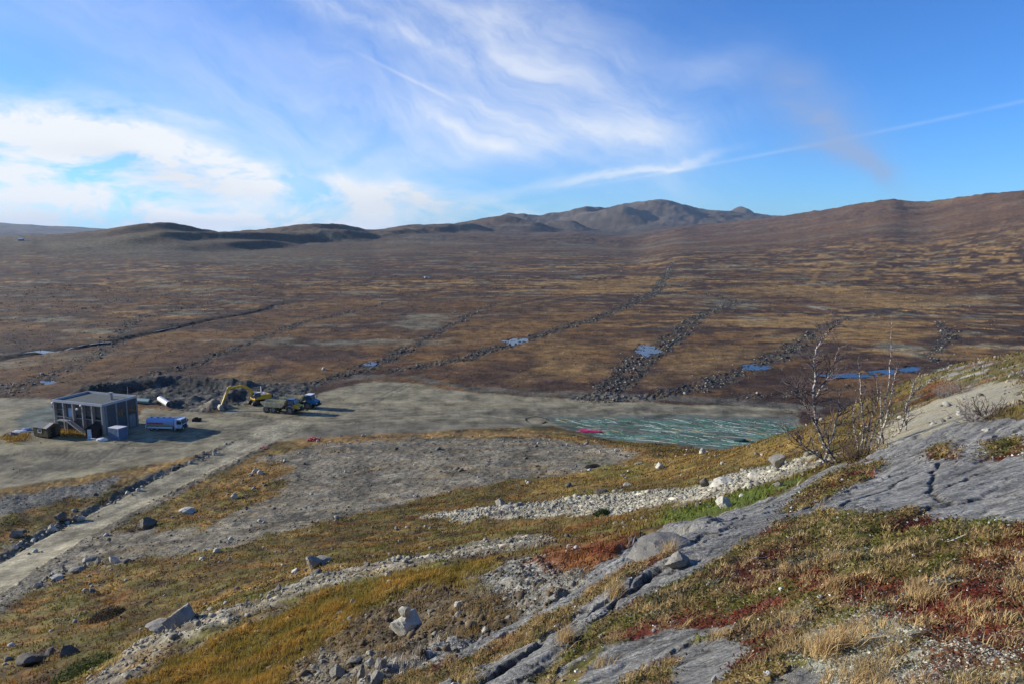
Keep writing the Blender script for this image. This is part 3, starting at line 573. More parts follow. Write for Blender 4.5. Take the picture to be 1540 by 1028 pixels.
def terrain_mat():
    m = bpy.data.materials.new('terrain_cover'); m.use_nodes = True; nt = m.node_tree; b = nt.nodes['Principled BSDF']
    at = nt.nodes.new('ShaderNodeAttribute'); at.attribute_name = 'cover'
    ak = nt.nodes.new('ShaderNodeAttribute'); ak.attribute_name = 'stony'
    tc = nt.nodes.new('ShaderNodeTexCoord'); P = tc.outputs['Object']
    n1 = noise_node(nt, P, 1.3, 8, .68); n2 = noise_node(nt, P, 14, 6, .7); n3 = noise_node(nt, P, 0.16, 8, .7)
    f = mapr(nt, n1.outputs[0], .33, .67, .6, 1.5); f2 = mapr(nt, n2.outputs[0], .33, .67, .62, 1.42); f3 = mapr(nt, n3.outputs[0], .36, .64, .52, 1.62)
    ac = nt.nodes.new('ShaderNodeAttribute'); ac.attribute_name = 'calm'; S.nt = nt; kk = 1.0-S(ac.outputs['Fac'])*.72
    f = ((S(f)-1.0)*kk+1.0).s; f2 = ((S(f2)-1.0)*kk+1.0).s
    c = mixc(nt, 1, at.outputs['Color'], f, 'MULTIPLY'); c = mixc(nt, 1, c, f2, 'MULTIPLY'); c = mixc(nt, 1, c, f3, 'MULTIPLY')
    vo = nt.nodes.new('ShaderNodeTexVoronoi'); vo.inputs['Scale'].default_value = 5.5; nt.links.new(P, vo.inputs['Vector'])
    vo2 = nt.nodes.new('ShaderNodeTexVoronoi'); vo2.inputs['Scale'].default_value = 1.6; nt.links.new(P, vo2.inputs['Vector'])
    vs_ = nt.nodes.new('ShaderNodeSeparateColor'); nt.links.new(vo.outputs['Color'], vs_.inputs[0])
    vs2 = nt.nodes.new('ShaderNodeSeparateColor'); nt.links.new(vo2.outputs['Color'], vs2.inputs[0])
    S.nt = nt
    gk = S(ak.outputs['Fac'])
    st_ = S(mapr(nt, vs_.outputs[0], 0, 1, .65, 1.4)); st2_ = S(mapr(nt, vs2.outputs[0], 0, 1, .75, 1.28))
    mult = (st_*st2_-1.0)*gk+1.0
    c = mixc(nt, 1, c, mult.s, 'MULTIPLY')
    nt.links.new(c, b.inputs['Base Color']); b.inputs['Roughness'].default_value = .93; b.inputs['Specular IOR Level'].default_value = .15
    bp = nt.nodes.new('ShaderNodeBump'); bp.inputs['Strength'].default_value = .6; bp.inputs['Distance'].default_value = .09
    hgt = (S(n1.outputs[0])*1.0+S(n2.outputs[0])*.35)*kk-S(vo.outputs['Distance'])*gk*.5-S(vo2.outputs['Distance'])*gk*.5+S(n3.outputs[0])*3.0
    nt.links.new(hgt.s, bp.inputs['Height']); nt.links.new(bp.outputs[0], b.inputs['Normal'])
    return m
def rock_mat():
    m = bpy.data.materials.new('bedrock_gneiss'); m.use_nodes = True; nt = m.node_tree; b = nt.nodes['Principled BSDF']
    at = nt.nodes.new('ShaderNodeAttribute'); at.attribute_name = 'cover'
    tc = nt.nodes.new('ShaderNodeTexCoord')
    mp = nt.nodes.new('ShaderNodeMapping'); mp.inputs['Rotation'].default_value = (0, 0, -R(35)); mp.inputs['Scale'].default_value = (1, 4.5, 2.5); nt.links.new(tc.outputs['Object'], mp.inputs[0])
    n1 = noise_node(nt, mp.outputs[0], 1.6, 9, .7, .5); n2 = noise_node(nt, tc.outputs['Object'], 22, 6, .75); n3 = noise_node(nt, tc.outputs['Object'], 4, 6, .65)
    c = mixc(nt, 1, at.outputs['Color'], mapr(nt, n1.outputs[0], .34, .66, .68, 1.35), 'MULTIPLY')
    c = mixc(nt, 1, c, mapr(nt, n2.outputs[0], .36, .64, .5, 1.6), 'MULTIPLY')
    c = mixc(nt, mapr(nt, n3.outputs[0], .60, .68, 0, .55), c, (.40, .40, .33)); c = mixc(nt, mapr(nt, n3.outputs[0], .36, .30, 0, .5), c, (.07, .065, .055))
    nt.links.new(c, b.inputs['Base Color']); b.inputs['Roughness'].default_value = .85; b.inputs['Specular IOR Level'].default_value = .25
    vo = nt.nodes.new('ShaderNodeTexVoronoi'); vo.feature = 'DISTANCE_TO_EDGE'; vo.inputs['Scale'].default_value = .8; vo.inputs['Randomness'].default_value = .9
    wm = nt.nodes.new('ShaderNodeVectorMath'); wm.operation = 'MULTIPLY_ADD'; nt.links.new(n3.outputs['Color'], wm.inputs[0]); wm.inputs[1].default_value = (.5, .5, .5); nt.links.new(mp.outputs[0], wm.inputs[2]); nt.links.new(wm.outputs[0], vo.inputs['Vector'])
    joint = mapr(nt, vo.outputs['Distance'], 0, .045, 0, 1)
    c = mixc(nt, 1, c, mapr(nt, vo.outputs['Distance'], 0, .03, .45, 1), 'MULTIPLY'); nt.links.new(c, b.inputs['Base Color'])
    bp = nt.nodes.new('ShaderNodeBump'); bp.inputs['Strength'].default_value = .9; bp.inputs['Distance'].default_value = .07
    S.nt = nt; h = S(n1.outputs[0])*1.1+S(n2.outputs[0])*.8+S(n3.outputs[0])*.5+S(joint)*.5
    nt.links.new(h.s, bp.inputs['Height']); nt.links.new(bp.outputs[0], b.inputs['Normal'])
    return m
M_TER = terrain_mat(); M_ROCK = rock_mat()

# ------------------------------------------------------------------ ground sheets, one object per kind of ground
def build_ground():
    V = np.stack([GX, GY, GZ], -1)
    # smooth normals of the whole sheet, so that neighbouring kinds of ground shade alike along their seams
    du = np.roll(V, -1, 1)-np.roll(V, 1, 1)
    dv = np.empty_like(V); dv[1:-1] = V[2:]-V[:-2]; dv[0] = V[1]-V[0]; dv[-1] = V[-1]-V[-2]
    Nn = np.cross(du, dv); Nn *= np.sign(Nn[..., 2:3]); Nn /= np.linalg.norm(Nn, axis=2)[..., None]+1e-12
    reg = np.zeros((NR, NA), np.int8)
    reg[RG > 1150] = 1
    reg[gslope > .5] = 2; reg[rubble > .5] = 3; reg[ridge > .5] = 3; reg[darkst > .5] = 2; reg[scree > .5] = 3
    reg[yard > .5] = 4; reg[roadm > .5] = 5
    reg[(rockall > .5) & (RG < 80)] = 6; reg[(veg > .5) & (RG < 30)] = 7; reg[(RG < 26) & (reg == 0) & (AG > .0) & (hth > .4)] = 7
    idx = np.arange(NR*NA).reshape(NR, NA)
    nxt = np.roll(idx, -1, 1)
    q = np.stack([idx[:-1], nxt[:-1], nxt[1:], idx[1:]], -1).reshape(-1, 4)
    fr = reg[:-1].reshape(-1)
    Vf = V.reshape(-1, 3); Nf = Nn.reshape(-1, 3); Cf = C.reshape(-1, 3); Gf = gravel.reshape(-1); Kf = np.clip(yard+roadm, 0, 1).reshape(-1)
    names = ['moor', 'hills', 'gravel_slope', 'gravel_path', 'gravel_yard', 'dirt_road', 'bedrock', 'heath']
    for k, nm in enumerate(names):
        qq = q[fr == k]
        if not len(qq): continue
        u, inv = np.unique(qq, return_inverse=True); inv = inv.reshape(-1, 4)
        extra = None
        vv = Vf[u]; nn_ = Nf[u]; cc = Cf[u]; gg = Gf[u]
        faces_tri = None
        me = bpy.data.meshes.new(nm); me.vertices.add(len(u)); me.vertices.foreach_set('co', vv.astype(np.float32).ravel())
        me.loops.add(len(qq)*4); me.loops.foreach_set('vertex_index', inv.astype(np.int32).ravel())
        me.polygons.add(len(qq)); me.polygons.foreach_set('loop_start', np.arange(0, len(qq)*4, 4, dtype=np.int32))
        me.polygons.foreach_set('use_smooth', np.ones(len(qq), bool))
        me.update(calc_edges=True)
        a = me.attributes.new('cover', 'FLOAT_COLOR', 'POINT'); a.data.foreach_set('color', np.concatenate([cc, np.ones((len(u), 1))], 1).astype(np.float32).ravel())
        a = me.attributes.new('stony', 'FLOAT', 'POINT'); a.data.foreach_set('value', gg.astype(np.float32))
        a = me.attributes.new('calm', 'FLOAT', 'POINT'); a.data.foreach_set('value', Kf[u].astype(np.float32))
        me.normals_split_custom_set_from_vertices(nn_.tolist())
        me.materials.append(M_ROCK if nm == 'bedrock' else M_TER)
        o = bpy.data.objects.new(nm, me); COL.objects.link(o); o['kind'] = 'structure'
build_ground()
# the small disc of ground right under the viewer
me = bpy.data.meshes.new('ground'); k = 0
ring = [tuple(map(float, (GX[0, i], GY[0, i], GZ[0, i]))) for i in range(0, NA, 20)]
me.from_pydata([(0, 0, float(GZ[0].mean()))]+ring, [], [(0, (i+1) % len(ring)+1, i+1) for i in range(len(ring))])
me.materials.append(M_TER); a = me.attributes.new('cover', 'FLOAT_COLOR', 'POINT'); a.data.foreach_set('color', [.1, .08, .03, 1]*(len(ring)+1)); go = bpy.data.objects.new('ground', me); COL.objects.link(go); go['kind'] = 'structure'
# water
def water_mat():
    m = bpy.data.materials.new('water'); m.use_nodes = True; nt = m.node_tree; b = nt.nodes['Principled BSDF']
    b.inputs['Base Color'].default_value = (.012, .02, .03, 1); b.inputs['Roughness'].default_value = .12; b.inputs['IOR'].default_value = 1.33; b.inputs['Specular IOR Level'].default_value = .3
    tc = nt.nodes.new('ShaderNodeTexCoord'); n = noise_node(nt, tc.outputs['Object'], 2.2, 3); bp = nt.nodes.new('ShaderNodeBump'); bp.inputs['Strength'].default_value = .7; bp.inputs['Distance'].default_value = .05
    nt.links.new(n.outputs[0], bp.inputs['Height']); nt.links.new(bp.outputs[0], b.inputs['Normal']); return m
M_WATER = water_mat()
for P, lv, lab in POOLS:
    c = P.mean(0); Q = c+(P-c)*1.25
    me = bpy.data.meshes.new('pond'); me.from_pydata([(float(x), float(y), lv) for x, y in Q], [], [tuple(range(len(Q)))]); me.materials.append(M_WATER)
    o = bpy.data.objects.new('pond', me); COL.objects.link(o); o['kind'] = 'structure'
def stream():
    vs_, fs = [], []
    for (a, b_) in (((20,537),(168,514)), ((228,500),(268,492)), ((404,464),(416,460))):
        pts = [(a[0]+(b_[0]-a[0])*t/8, a[1]+(b_[1]-a[1])*t/8+(-2.5*math.sin(t*1.3) if a[0] == 20 else 0)) for t in range(9)]
        P = hits(pts); z = ground_z(P[:, 0], P[:, 1]); zz = np.median(z)+.22
        for i, (x, y) in enumerate(P):
            w = 1.5*math.sin(math.pi*(i+.35)/8.7)+.25
            n0 = len(vs_); vs_ += [(x, y-w*1.5, zz), (x, y+w*1.5, zz)]
            if i: fs.append((n0-2, n0, n0+1, n0-1))
    me = bpy.data.meshes.new('stream_water'); me.from_pydata([tuple(map(float, v)) for v in vs_], [], fs); me.materials.append(M_WATER)
    o = bpy.data.objects.new('stream_water', me); COL.objects.link(o); o['kind'] = 'structure'
stream()
# ------------------------------------------------------------------ object helpers
def tag(o, label=None, cat=None, group=None, kind=None):
    if label: o['label'] = label
    if cat: o['category'] = cat
    if group: o['group'] = group
    if kind: o['kind'] = kind
    return o
def thing(name, loc, rz, label, cat, group=None):
    o = bpy.data.objects.new(name, None); COL.objects.link(o); o.location = loc; o.rotation_euler = (0, 0, rz); o.empty_display_size = .3
    return tag(o, label, cat, group)
class MB:
    def __init__(s): s.v = []; s.f = []
    def add(s, vs, fs):
        n = len(s.v); s.v += [tuple(v) for v in vs]; s.f += [tuple(i+n for i in f) for f in fs]; return s
    def box(s, x0, x1, y0, y1, z0, z1, M=None, bev=0.0):
        vs = [Vector((x, y, z)) for z in (z0, z1) for y in (y0, y1) for x in (x0, x1)]
        if M is not None: vs = [M @ v for v in vs]
        return s.add(vs, [(0,2,3,1),(4,5,7,6),(0,1,5,4),(2,6,7,3),(0,4,6,2),(1,3,7,5)])
    def beam(s, p, q, w, h, up=(0, 0, 1)):
        p, q = Vector(p), Vector(q); d = (q-p).normalized(); sd_ = d.cross(Vector(up))
        sd_ = sd_.normalized() if sd_.length > 1e-4 else Vector((0, 1, 0)); u = sd_.cross(d)
        vs = [a+sd_*i*w/2+u*j*h/2 for a in (p, q) for j in (-1, 1) for i in (-1, 1)]
        return s.add(vs, [(0,2,3,1),(4,5,7,6),(0,1,5,4),(2,6,7,3),(0,4,6,2),(1,3,7,5)])
    def tube(s, pts, rad, n=8, cap=True):
        pts = [Vector(p) for p in pts]; rad = [rad]*len(pts) if not hasattr(rad, '__len__') else rad
        t0 = (pts[1]-pts[0]).normalized(); a = t0.orthogonal().normalized(); base = len(s.v)
        for i, p in enumerate(pts):
            t = (pts[min(i+1, len(pts)-1)]-pts[max(i-1, 0)]).normalized()
            a = (a-t*a.dot(t)); a = a.normalized() if a.length > 1e-5 else t.orthogonal().normalized(); b = t.cross(a)
            for k in range(n):
                q = 2*math.pi*k/n; s.v.append(tuple(p+(a*math.cos(q)+b*math.sin(q))*rad[i]))
        for i in range(len(pts)-1):
            for k in range(n):
                k2 = (k+1) % n; s.f.append((base+i*n+k, base+i*n+k2, base+(i+1)*n+k2, base+(i+1)*n+k))
        if cap: s.f.append(tuple(base+k for k in range(n))[::-1]); s.f.append(tuple(base+(len(pts)-1)*n+k for k in range(n)))
        return s
    def prism(s, poly, y0, y1):       # outline in x,z pushed through y
        n = len(poly); vs = [(x, y0, z) for x, z in poly]+[(x, y1, z) for x, z in poly]
        return s.add(vs, [tuple(range(n)), tuple(range(2*n-1, n-1, -1))]+[(i, i+n, (i+1) % n+n, (i+1) % n) for i in range(n)])
    def build(s, name, m, parent=None, smooth=False, bevel=0.0):
        me = bpy.data.meshes.new(name); me.from_pydata(s.v, [], s.f); me.validate()
        me.materials.append(m); o = bpy.data.objects.new(name, me); COL.objects.link(o)
        if parent is not None: o.parent = parent
        import bmesh
        bm = bmesh.new(); bm.from_mesh(me); bmesh.ops.recalc_face_normals(bm, faces=bm.faces)
        if bevel: bmesh.ops.bevel(bm, geom=list(bm.edges), offset=bevel, segments=1, affect='EDGES', clamp_overlap=True)
        bm.to_mesh(me); bm.free()
        if smooth:
            me.polygons.foreach_set('use_smooth', [True]*len(me.polygons)); me.set_sharp_from_angle(angle=R(40))
        return o
def copy_tree(o, parent=None):
    c = o.copy(); COL.objects.link(c)
    if parent is not None: c.parent = parent
    for ch in [q for q in bpy.data.objects if q.parent is o]: copy_tree(ch, c)
    return c
def P0(u, v, dz=0.0): p = hit(u, v); return Vector((p.x, p.y, p.z+dz))
def cover_mat(name, translucent=.0, rough=.9):
    m = bpy.data.materials.new(name); m.use_nodes = True; nt = m.node_tree; b = nt.nodes['Principled BSDF']
    at = nt.nodes.new('ShaderNodeAttribute'); at.attribute_name = 'cover'
    tc = nt.nodes.new('ShaderNodeTexCoord'); n = noise_node(nt, tc.outputs['Object'], 7, 4, .65)
    c = mixc(nt, 1, at.outputs['Color'], mapr(nt, n.outputs[0], .32, .68, .7, 1.3), 'MULTIPLY')
    nt.links.new(c, b.inputs['Base Color']); b.inputs['Roughness'].default_value = rough; b.inputs['Specular IOR Level'].default_value = .2
    if translucent:
        tr = nt.nodes.new('ShaderNodeBsdfTranslucent'); nt.links.new(c, tr.inputs['Color']); mx = nt.nodes.new('ShaderNodeMixShader'); mx.inputs[0].default_value = translucent
        nt.links.new(b.outputs[0], mx.inputs[1]); nt.links.new(tr.outputs[0], mx.inputs[2]); nt.links.new(mx.outputs[0], nt.nodes['Material Output'].inputs['Surface'])
    return m
M_LEAF = cover_mat('leafy_cover', .3); M_STONE = cover_mat('stone_cover')
def mass(name, V, F, Cc, m, label, cat, sharp=True):
    """one joined mesh of very many small pieces: V [n,3], F [k,3], colours per vertex"""
    me = bpy.data.meshes.new(name); me.vertices.add(len(V)); me.vertices.foreach_set('co', V.astype(np.float32).ravel())
    me.loops.add(F.size); me.loops.foreach_set('vertex_index', F.astype(np.int32).ravel())
    me.polygons.add(len(F)); me.polygons.foreach_set('loop_start', np.arange(0, F.size, F.shape[1], dtype=np.int32)); me.update(calc_edges=True)
    a = me.attributes.new('cover', 'FLOAT_COLOR', 'POINT'); a.data.foreach_set('color', np.concatenate([Cc, np.ones((len(V), 1))], 1).astype(np.float32).ravel())
    me.materials.append(m); o = bpy.data.objects.new(name, me); COL.objects.link(o)
    return tag(o, label, cat, kind='stuff')
AREA = (RG**2)*np.gradient(AG, axis=1)*np.gradient(RR)[:, None]/RR[:, None]; AREA = np.abs(AREA)
INVIEW = (np.abs(AG) < R(41))
def pick(mask, n, rmin, rmax, p=.5, seed=0):
    g = np.random.default_rng(seed); w = (mask*INVIEW*(RG > rmin)*(RG < rmax)*AREA**p).ravel(); w = w/w.sum()
    i = np.searchsorted(np.cumsum(w), g.random(n)); i = np.clip(i, 0, len(w)-1); j, k = np.divmod(i, NA)
    r = RR[j]*(1+.006*g.normal(size=n)); a = AG.ravel()[i]+.001*g.normal(size=n)
    x, y = r*np.sin(a), r*np.cos(a); return x, y, ground_z(x, y), C.reshape(-1, 3)[i], r, g
ICO_V = []; _t = (1+5**.5)/2
for a_, b_ in ((1, _t), (-1, _t), (1, -_t), (-1, -_t)): ICO_V += [(a_, b_, 0), (0, a_, b_), (b_, 0, a_)]
ICO_V = np.array(ICO_V)/math.hypot(1, _t)
def hull_faces(V):
    import bmesh
    bm = bmesh.new(); [bm.verts.new(v) for v in V]; bmesh.ops.convex_hull(bm, input=bm.verts); bm.verts.ensure_lookup_table()
    keep = [v for v in bm.verts if v.link_faces]; ix = {v: i for i, v in enumerate(keep)}
    bmesh.ops.triangulate(bm, faces=bm.faces); F = np.array([[ix[v] for v in f.verts] for f in bm.faces]); VV = np.array([v.co[:] for v in keep]); bm.free(); return VV, F
STONES = []
for k in range(8):
    g = np.random.default_rng(300+k); V = ICO_V*(.72+.5*g.random((12, 1)))*np.array([1, .75+.2*g.random(), .5+.25*g.random()])+g.normal(size=(12, 3))*.06
    STONES.append(hull_faces(V))
def stones_mass(name, x, y, z, size, col, label, cat, g, sink=.25):
    Vs, Fs, Cs, n0 = [], [], [], 0
    kind = g.integers(0, len(STONES), len(x))
    for k, (BV, BF) in enumerate(STONES):
        s_ = np.nonzero(kind == k)[0]; n = len(s_)
        if not n: continue
        a = g.random(n)*2*np.pi; ca, sa = np.cos(a), np.sin(a); t = g.normal(size=n)*.25
        v = BV[None]*size[s_, None, None]*.5; vx = v[..., 0]*ca[:, None]-v[..., 1]*sa[:, None]; vy = v[..., 0]*sa[:, None]+v[..., 1]*ca[:, None]; vz = v[..., 2]+vx*t[:, None]
        V = np.stack([vx+x[s_, None], vy+y[s_, None], vz+(z[s_]+size[s_]*(.5-sink)*.5)[:, None]], -1)
        Vs.append(V.reshape(-1, 3)); Fs.append((BF[None]+(np.arange(n)*len(BV))[:, None, None]+n0).reshape(-1, 3)); n0 += n*len(BV); Cs.append(np.repeat(col[s_], len(BV), 0))
    return mass(name, np.concatenate(Vs), np.concatenate(Fs), np.concatenate(Cs), M_STONE, label, cat)
def grey_mix(g, n, lo=.10, hi=.42, warm=.88):
    v = lo+(hi-lo)*g.random(n)**1.8; return np.stack([v, v*.965, v*warm*(.92+.1*g.random(n))], 1)

# ------------------------------------------------------------------ building and huts
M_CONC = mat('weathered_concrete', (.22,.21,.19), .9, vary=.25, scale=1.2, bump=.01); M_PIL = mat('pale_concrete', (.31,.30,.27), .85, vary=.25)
M_WOODP = mat('grey_panel', (.13,.118,.10), .9, vary=.25, scale=2); M_ROOFG = mat('roof_gravel', (.10,.11,.10), .95, vary=.4, scale=5); M_METAL = mat('galvanised', (.40,.42,.43), .5, .4, vary=.1)
M_DOOR = mat('pale_blue_door', (.42,.52,.66), .5, vary=.06); M_GLASS = mat('dark_glass', (.02,.03,.03), .08, spec=.8, vary=.1); M_DARK = mat('dark_rubber', (.02,.02,.02), .85, vary=.3)
M_WHITE = mat('white_paint', (.72,.72,.70), .5, vary=.06); M_BROWN = mat('olive_boards', (.115,.090,.045), .9, vary=.3, scale=4); M_TAR = mat('tarred_boards', (.030,.022,.018), .9, vary=.3)
M_ROOFF = mat('roof_felt', (.13,.14,.13), .9, vary=.25); M_ROOFT = mat('felt_worn', (.33,.30,.27), .9); M_CBLUE = mat('container_blue', (.17,.24,.34), .55, vary=.15, scale=1.5); M_CROOF = mat('container_roof', (.62,.60,.58), .6, vary=.15)
M_LAMP = mat('lamp_globe', (.9,.9,.88), .3)
def station():
    A = Vector((-87.4, 148.7, 0)); a = math.atan2(.325, -.946)       # front wall runs from the near corner to the left
    L, Wd, H = 14.2, 8.1, 6.7
    A.z = float(ground_z(A.x-6, A.y+4))-.05
    t = thing('concrete_building', A, a+math.pi, 'grey flat roofed two storey building with pale wall fins and an outside stair', 'building')
    # local: x runs from the near corner towards +x = opposite of the front wall direction, so the front wall spans x -L..0, body at y 0..Wd
    MB().box(-L, 0, 0, Wd, 0, H-.35).build('wall', M_WOODP, t)
    for k in range(6):
        x = -L+.2+k*(L-.4)/5; MB().box(x-.16, x+.16, -.72, -.003, 0 if k != 2 else 2.6, H-.3).build('pillar', M_PIL, t)
    ro = MB().box(-L-.1, .1, -.1, Wd+.1, H-.35, H-.2).build('roof', M_ROOFG, t)
    for k in range(5):
        x0 = -L+.36+k*(L-.4)/5; x1 = x0+(L-.4)/5-.32
        MB().box(x0, x1, -.35, -.003, 3.05, 3.22).build('ledge', M_PIL, t)
        if k != 1: MB().box(x0+.05, x1-.05, -.06, -.003, 3.24, 3.75).build('window', M_GLASS, t)  # dark glass strip stands in for the shaded recess above the ledge
    for k in range(4): MB().box(-L+.38, -L+2.4, -.30, -.02, .9+k*1.25, 1.0+k*1.25).build('shelf', M_PIL, t) if k != 2 else None
    for (x0, x1, y0, y1) in ((-L-.12, .12, -.75, -.5), (-L-.12, .12, Wd+.0, Wd+.22), (-L-.14, -L+.12, -.498, Wd-.002), (-.12, .14, -.498, Wd-.002)):
        MB().box(x0, x1, y0, y1, H-.30, H+.22).build('parapet', M_METAL, t)
    MB().box(-L, 0, -.5, -.003, H-.52, H-.31).build('soffit', M_CONC, t)
    v = MB().box(-3.9, -3.3, 4.6, 5.2, H-.2, H+1.25).build('roof_vent', M_PIL, t); MB().box(-4.0, -3.2, 4.5, 5.3, H+1.26, H+1.36).build('vent_cap', M_METAL, v)
    d = MB().box(-10.55, -9.35, -.08, -.004, 2.75, 5.15).build('door', M_DOOR, t); MB().box(-9.6, -9.5, -.15, -.085, 3.8, 3.9).build('handle', M_METAL, d)
    MB().box(-12.2, -9.0, -1.75, -.73, 2.58, 2.72).build('landing', M_METAL, t)
    st_ = MB()
    for s_ in (-1.7, -.80): st_.beam((-9.0, s_, 2.6), (-4.3, s_, .05), .08, .3)
    st_ = st_.build('staircase', M_METAL, t)
    for k in range(12): MB().box(-9.0+k*.39, -8.72+k*.39, -1.65, -.84, 2.42-k*.21, 2.46-k*.21).build('tread', M_METAL, st_)
    rl = MB()
    rl.beam((-9.0, -1.72, 3.65), (-4.3, -1.72, 1.1), .06, .06).beam((-12.2, -1.72, 3.65), (-9.0, -1.72, 3.65), .06, .06).beam((-9.0, -1.72, 3.15), (-4.3, -1.72, .6), .05, .05)
    for k in range(6): x = -9.0+k*.94; z = 2.6-k*.51; rl.box(x-.03, x+.03, -1.75, -1.69, z, z+1.05)
    for k in range(4): x = -12.17+k*1.05; rl.box(x-.03, x+.03, -1.75, -1.69, 2.72, 3.65)
    rl.build('railing', M_PIL, t)
    for x in (-12.1, -9.2): MB().box(x-.06, x+.06, -1.72, -1.6, 0, 2.57).build('post', M_METAL, t)
    for (x, z) in ((-L+.2, H-.55), (-L+.2+3*(L-.4)/5, H-.5), (-L+7.3, H-1.35)):
        MB().tube([(x-.2, -.9, z), (x-.12, -.9, z+.02), (x+.12, -.9, z+.02), (x+.2, -.9, z)], [.08, .24, .24, .08], 10).build('lamp', M_LAMP, t, True)
    # side wall, in shade, with pilasters and two dark windows
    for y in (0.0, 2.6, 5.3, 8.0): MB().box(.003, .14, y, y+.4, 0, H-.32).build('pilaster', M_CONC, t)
    for y0, y1 in ((.4, 2.6), (3.0, 5.3), (5.7, 8.0)): MB().box(.003, .03, y0, y1, 0, H-.32).build('shade_cladding', mat('painted_shade_cladding', (.085,.09,.09), .9, vary=.3), t)  # thin panels whose darker colour paints in the shade of this side
    for y in (3.15, 5.85):
        w = MB().box(.032, .06, y, y+2.0, 3.3, 4.9).build('window', M_GLASS, t); MB().box(.062, .09, y+.95, y+1.05, 3.3, 4.9).build('frame', M_CONC, w)
    MB().box(.032, .07, 6.0, 7.7, .1, 2.9).build('gate', M_CONC, t)
station()
def shed():
    A = P0(72, 659.5); B = P0(43, 655); a = math.atan2(A.y-B.y, A.x-B.x)
    t = thing('wooden_shed', A, a, 'small olive brown board shed on skids with a white framed window', 'shed')
    L, Wd, h0, h1 = 4.3, 2.9, 2.35, 3.0; z = .35
    body = [(-L, 0), (0, 0)]
    m = MB(); g = [(0, z), (Wd, z), (Wd, h0), (Wd/2, h1), (0, h0)]
    vs = [(-L, y, q) for y, q in g]+[(0, y, q) for y, q in g]; m.add(vs, [(0,1,2,3,4),(9,8,7,6,5)]+[(i, i+5, (i+1) % 5+5, (i+1) % 5) for i in range(5)])
    m.build('wall', M_BROWN, t)
    for x in np.arange(-L+.1, -.05, .42): MB().box(x, x+.05, -.03, -.003, z, h0).build('batten', M_BROWN, t)
    r = MB()
    for (y0, q0, y1, q1) in ((-.3, h0-.1, Wd/2, h1+.06), (Wd+.3, h0-.1, Wd/2, h1+.06)):
        r.add([(-L-.25, y0, q0), (.25, y0, q0), (.25, y1, q1), (-L-.25, y1, q1), (-L-.25, y0, q0+.09), (.25, y0, q0+.09), (.25, y1, q1+.09), (-L-.25, y1, q1+.09)], [(0,1,2,3),(7,6,5,4),(0,4,5,1),(1,5,6,2),(2,6,7,3),(3,7,4,0)])
    ro = r.build('roof', M_ROOFF, t)
    MB().add([(-.9, -.31, h0-.005), (.26, -.31, h0-.005), (.26, Wd/2-.02, h1+.16), (-.9, Wd/2-.02, h1+.16)], [(0,1,2,3)]).build('roof_patch', M_ROOFT, ro)
    w = MB().box(-2.75, -1.65, -.1, -.034, 1.15, 2.05).build('window', M_WHITE, t)
    for x0, x1 in ((-2.62, -2.25), (-2.15, -1.78)): MB().box(x0, x1, -.115, -.103, 1.27, 1.93).build('pane', M_GLASS, w)
    d = MB().box(.004, .06, .7, 1.75, z, 2.3).build('door', M_TAR, t); MB().box(.062, .1, .78, .85, 1.2, 1.3).build('handle', M_METAL, d)
    for y in (.62, 1.77): MB().box(.004, .08, y, y+.07, z, 2.38).build('door_trim', M_BROWN, t)
    for y in (.3, Wd-.4): MB().box(-L-.1, .1, y, y+.22, -.1, z-.003).build('skid', M_DARK, t)
shed()
def hut():
    A = P0(129.5, 658.5); t = thing('small_hut', A, R(8), 'little black gabled hut with a white door below the outside stair', 'hut')
    Wd, L, h0, h1 = 2.2, 2.4, 2.0, 2.75
    g = [(0, 0), (Wd, 0), (Wd, h0), (Wd/2, h1), (0, h0)]
    m = MB(); m.add([(x, 0, q) for x, q in g]+[(x, L, q) for x, q in g], [(0,1,2,3,4),(9,8,7,6,5)]+[(i, i+5, (i+1) % 5+5, (i+1) % 5) for i in range(5)]); m.build('wall', M_TAR, t)
    for sgn, x0 in ((1, -.4), (-1, Wd+.4)):
        x1 = Wd/2; z0 = h0-.27
        MB().add([(x0, -.4, z0), (x1, -.4, h1+.04), (x1, L+.3, h1+.04), (x0, L+.3, z0), (x0, -.4, z0+.1), (x1, -.4, h1+.14), (x1, L+.3, h1+.14), (x0, L+.3, z0+.1)], [(0,1,2,3),(7,6,5,4),(0,4,5,1),(1,5,6,2),(2,6,7,3),(3,7,4,0)]).build('roof', M_TAR, t)
    d = MB().box(.35, 1.15, -.06, -.004, .05, 1.95).build('door', mat('white_door', (.62,.68,.70), .5), t); MB().box(1.0, 1.06, -.11, -.064, .95, 1.02).build('handle', M_DARK, d)
    MB().box(.5, 2.2, -.9, -.3, 0, .14).build('doorstep', M_WHITE, t)
hut()
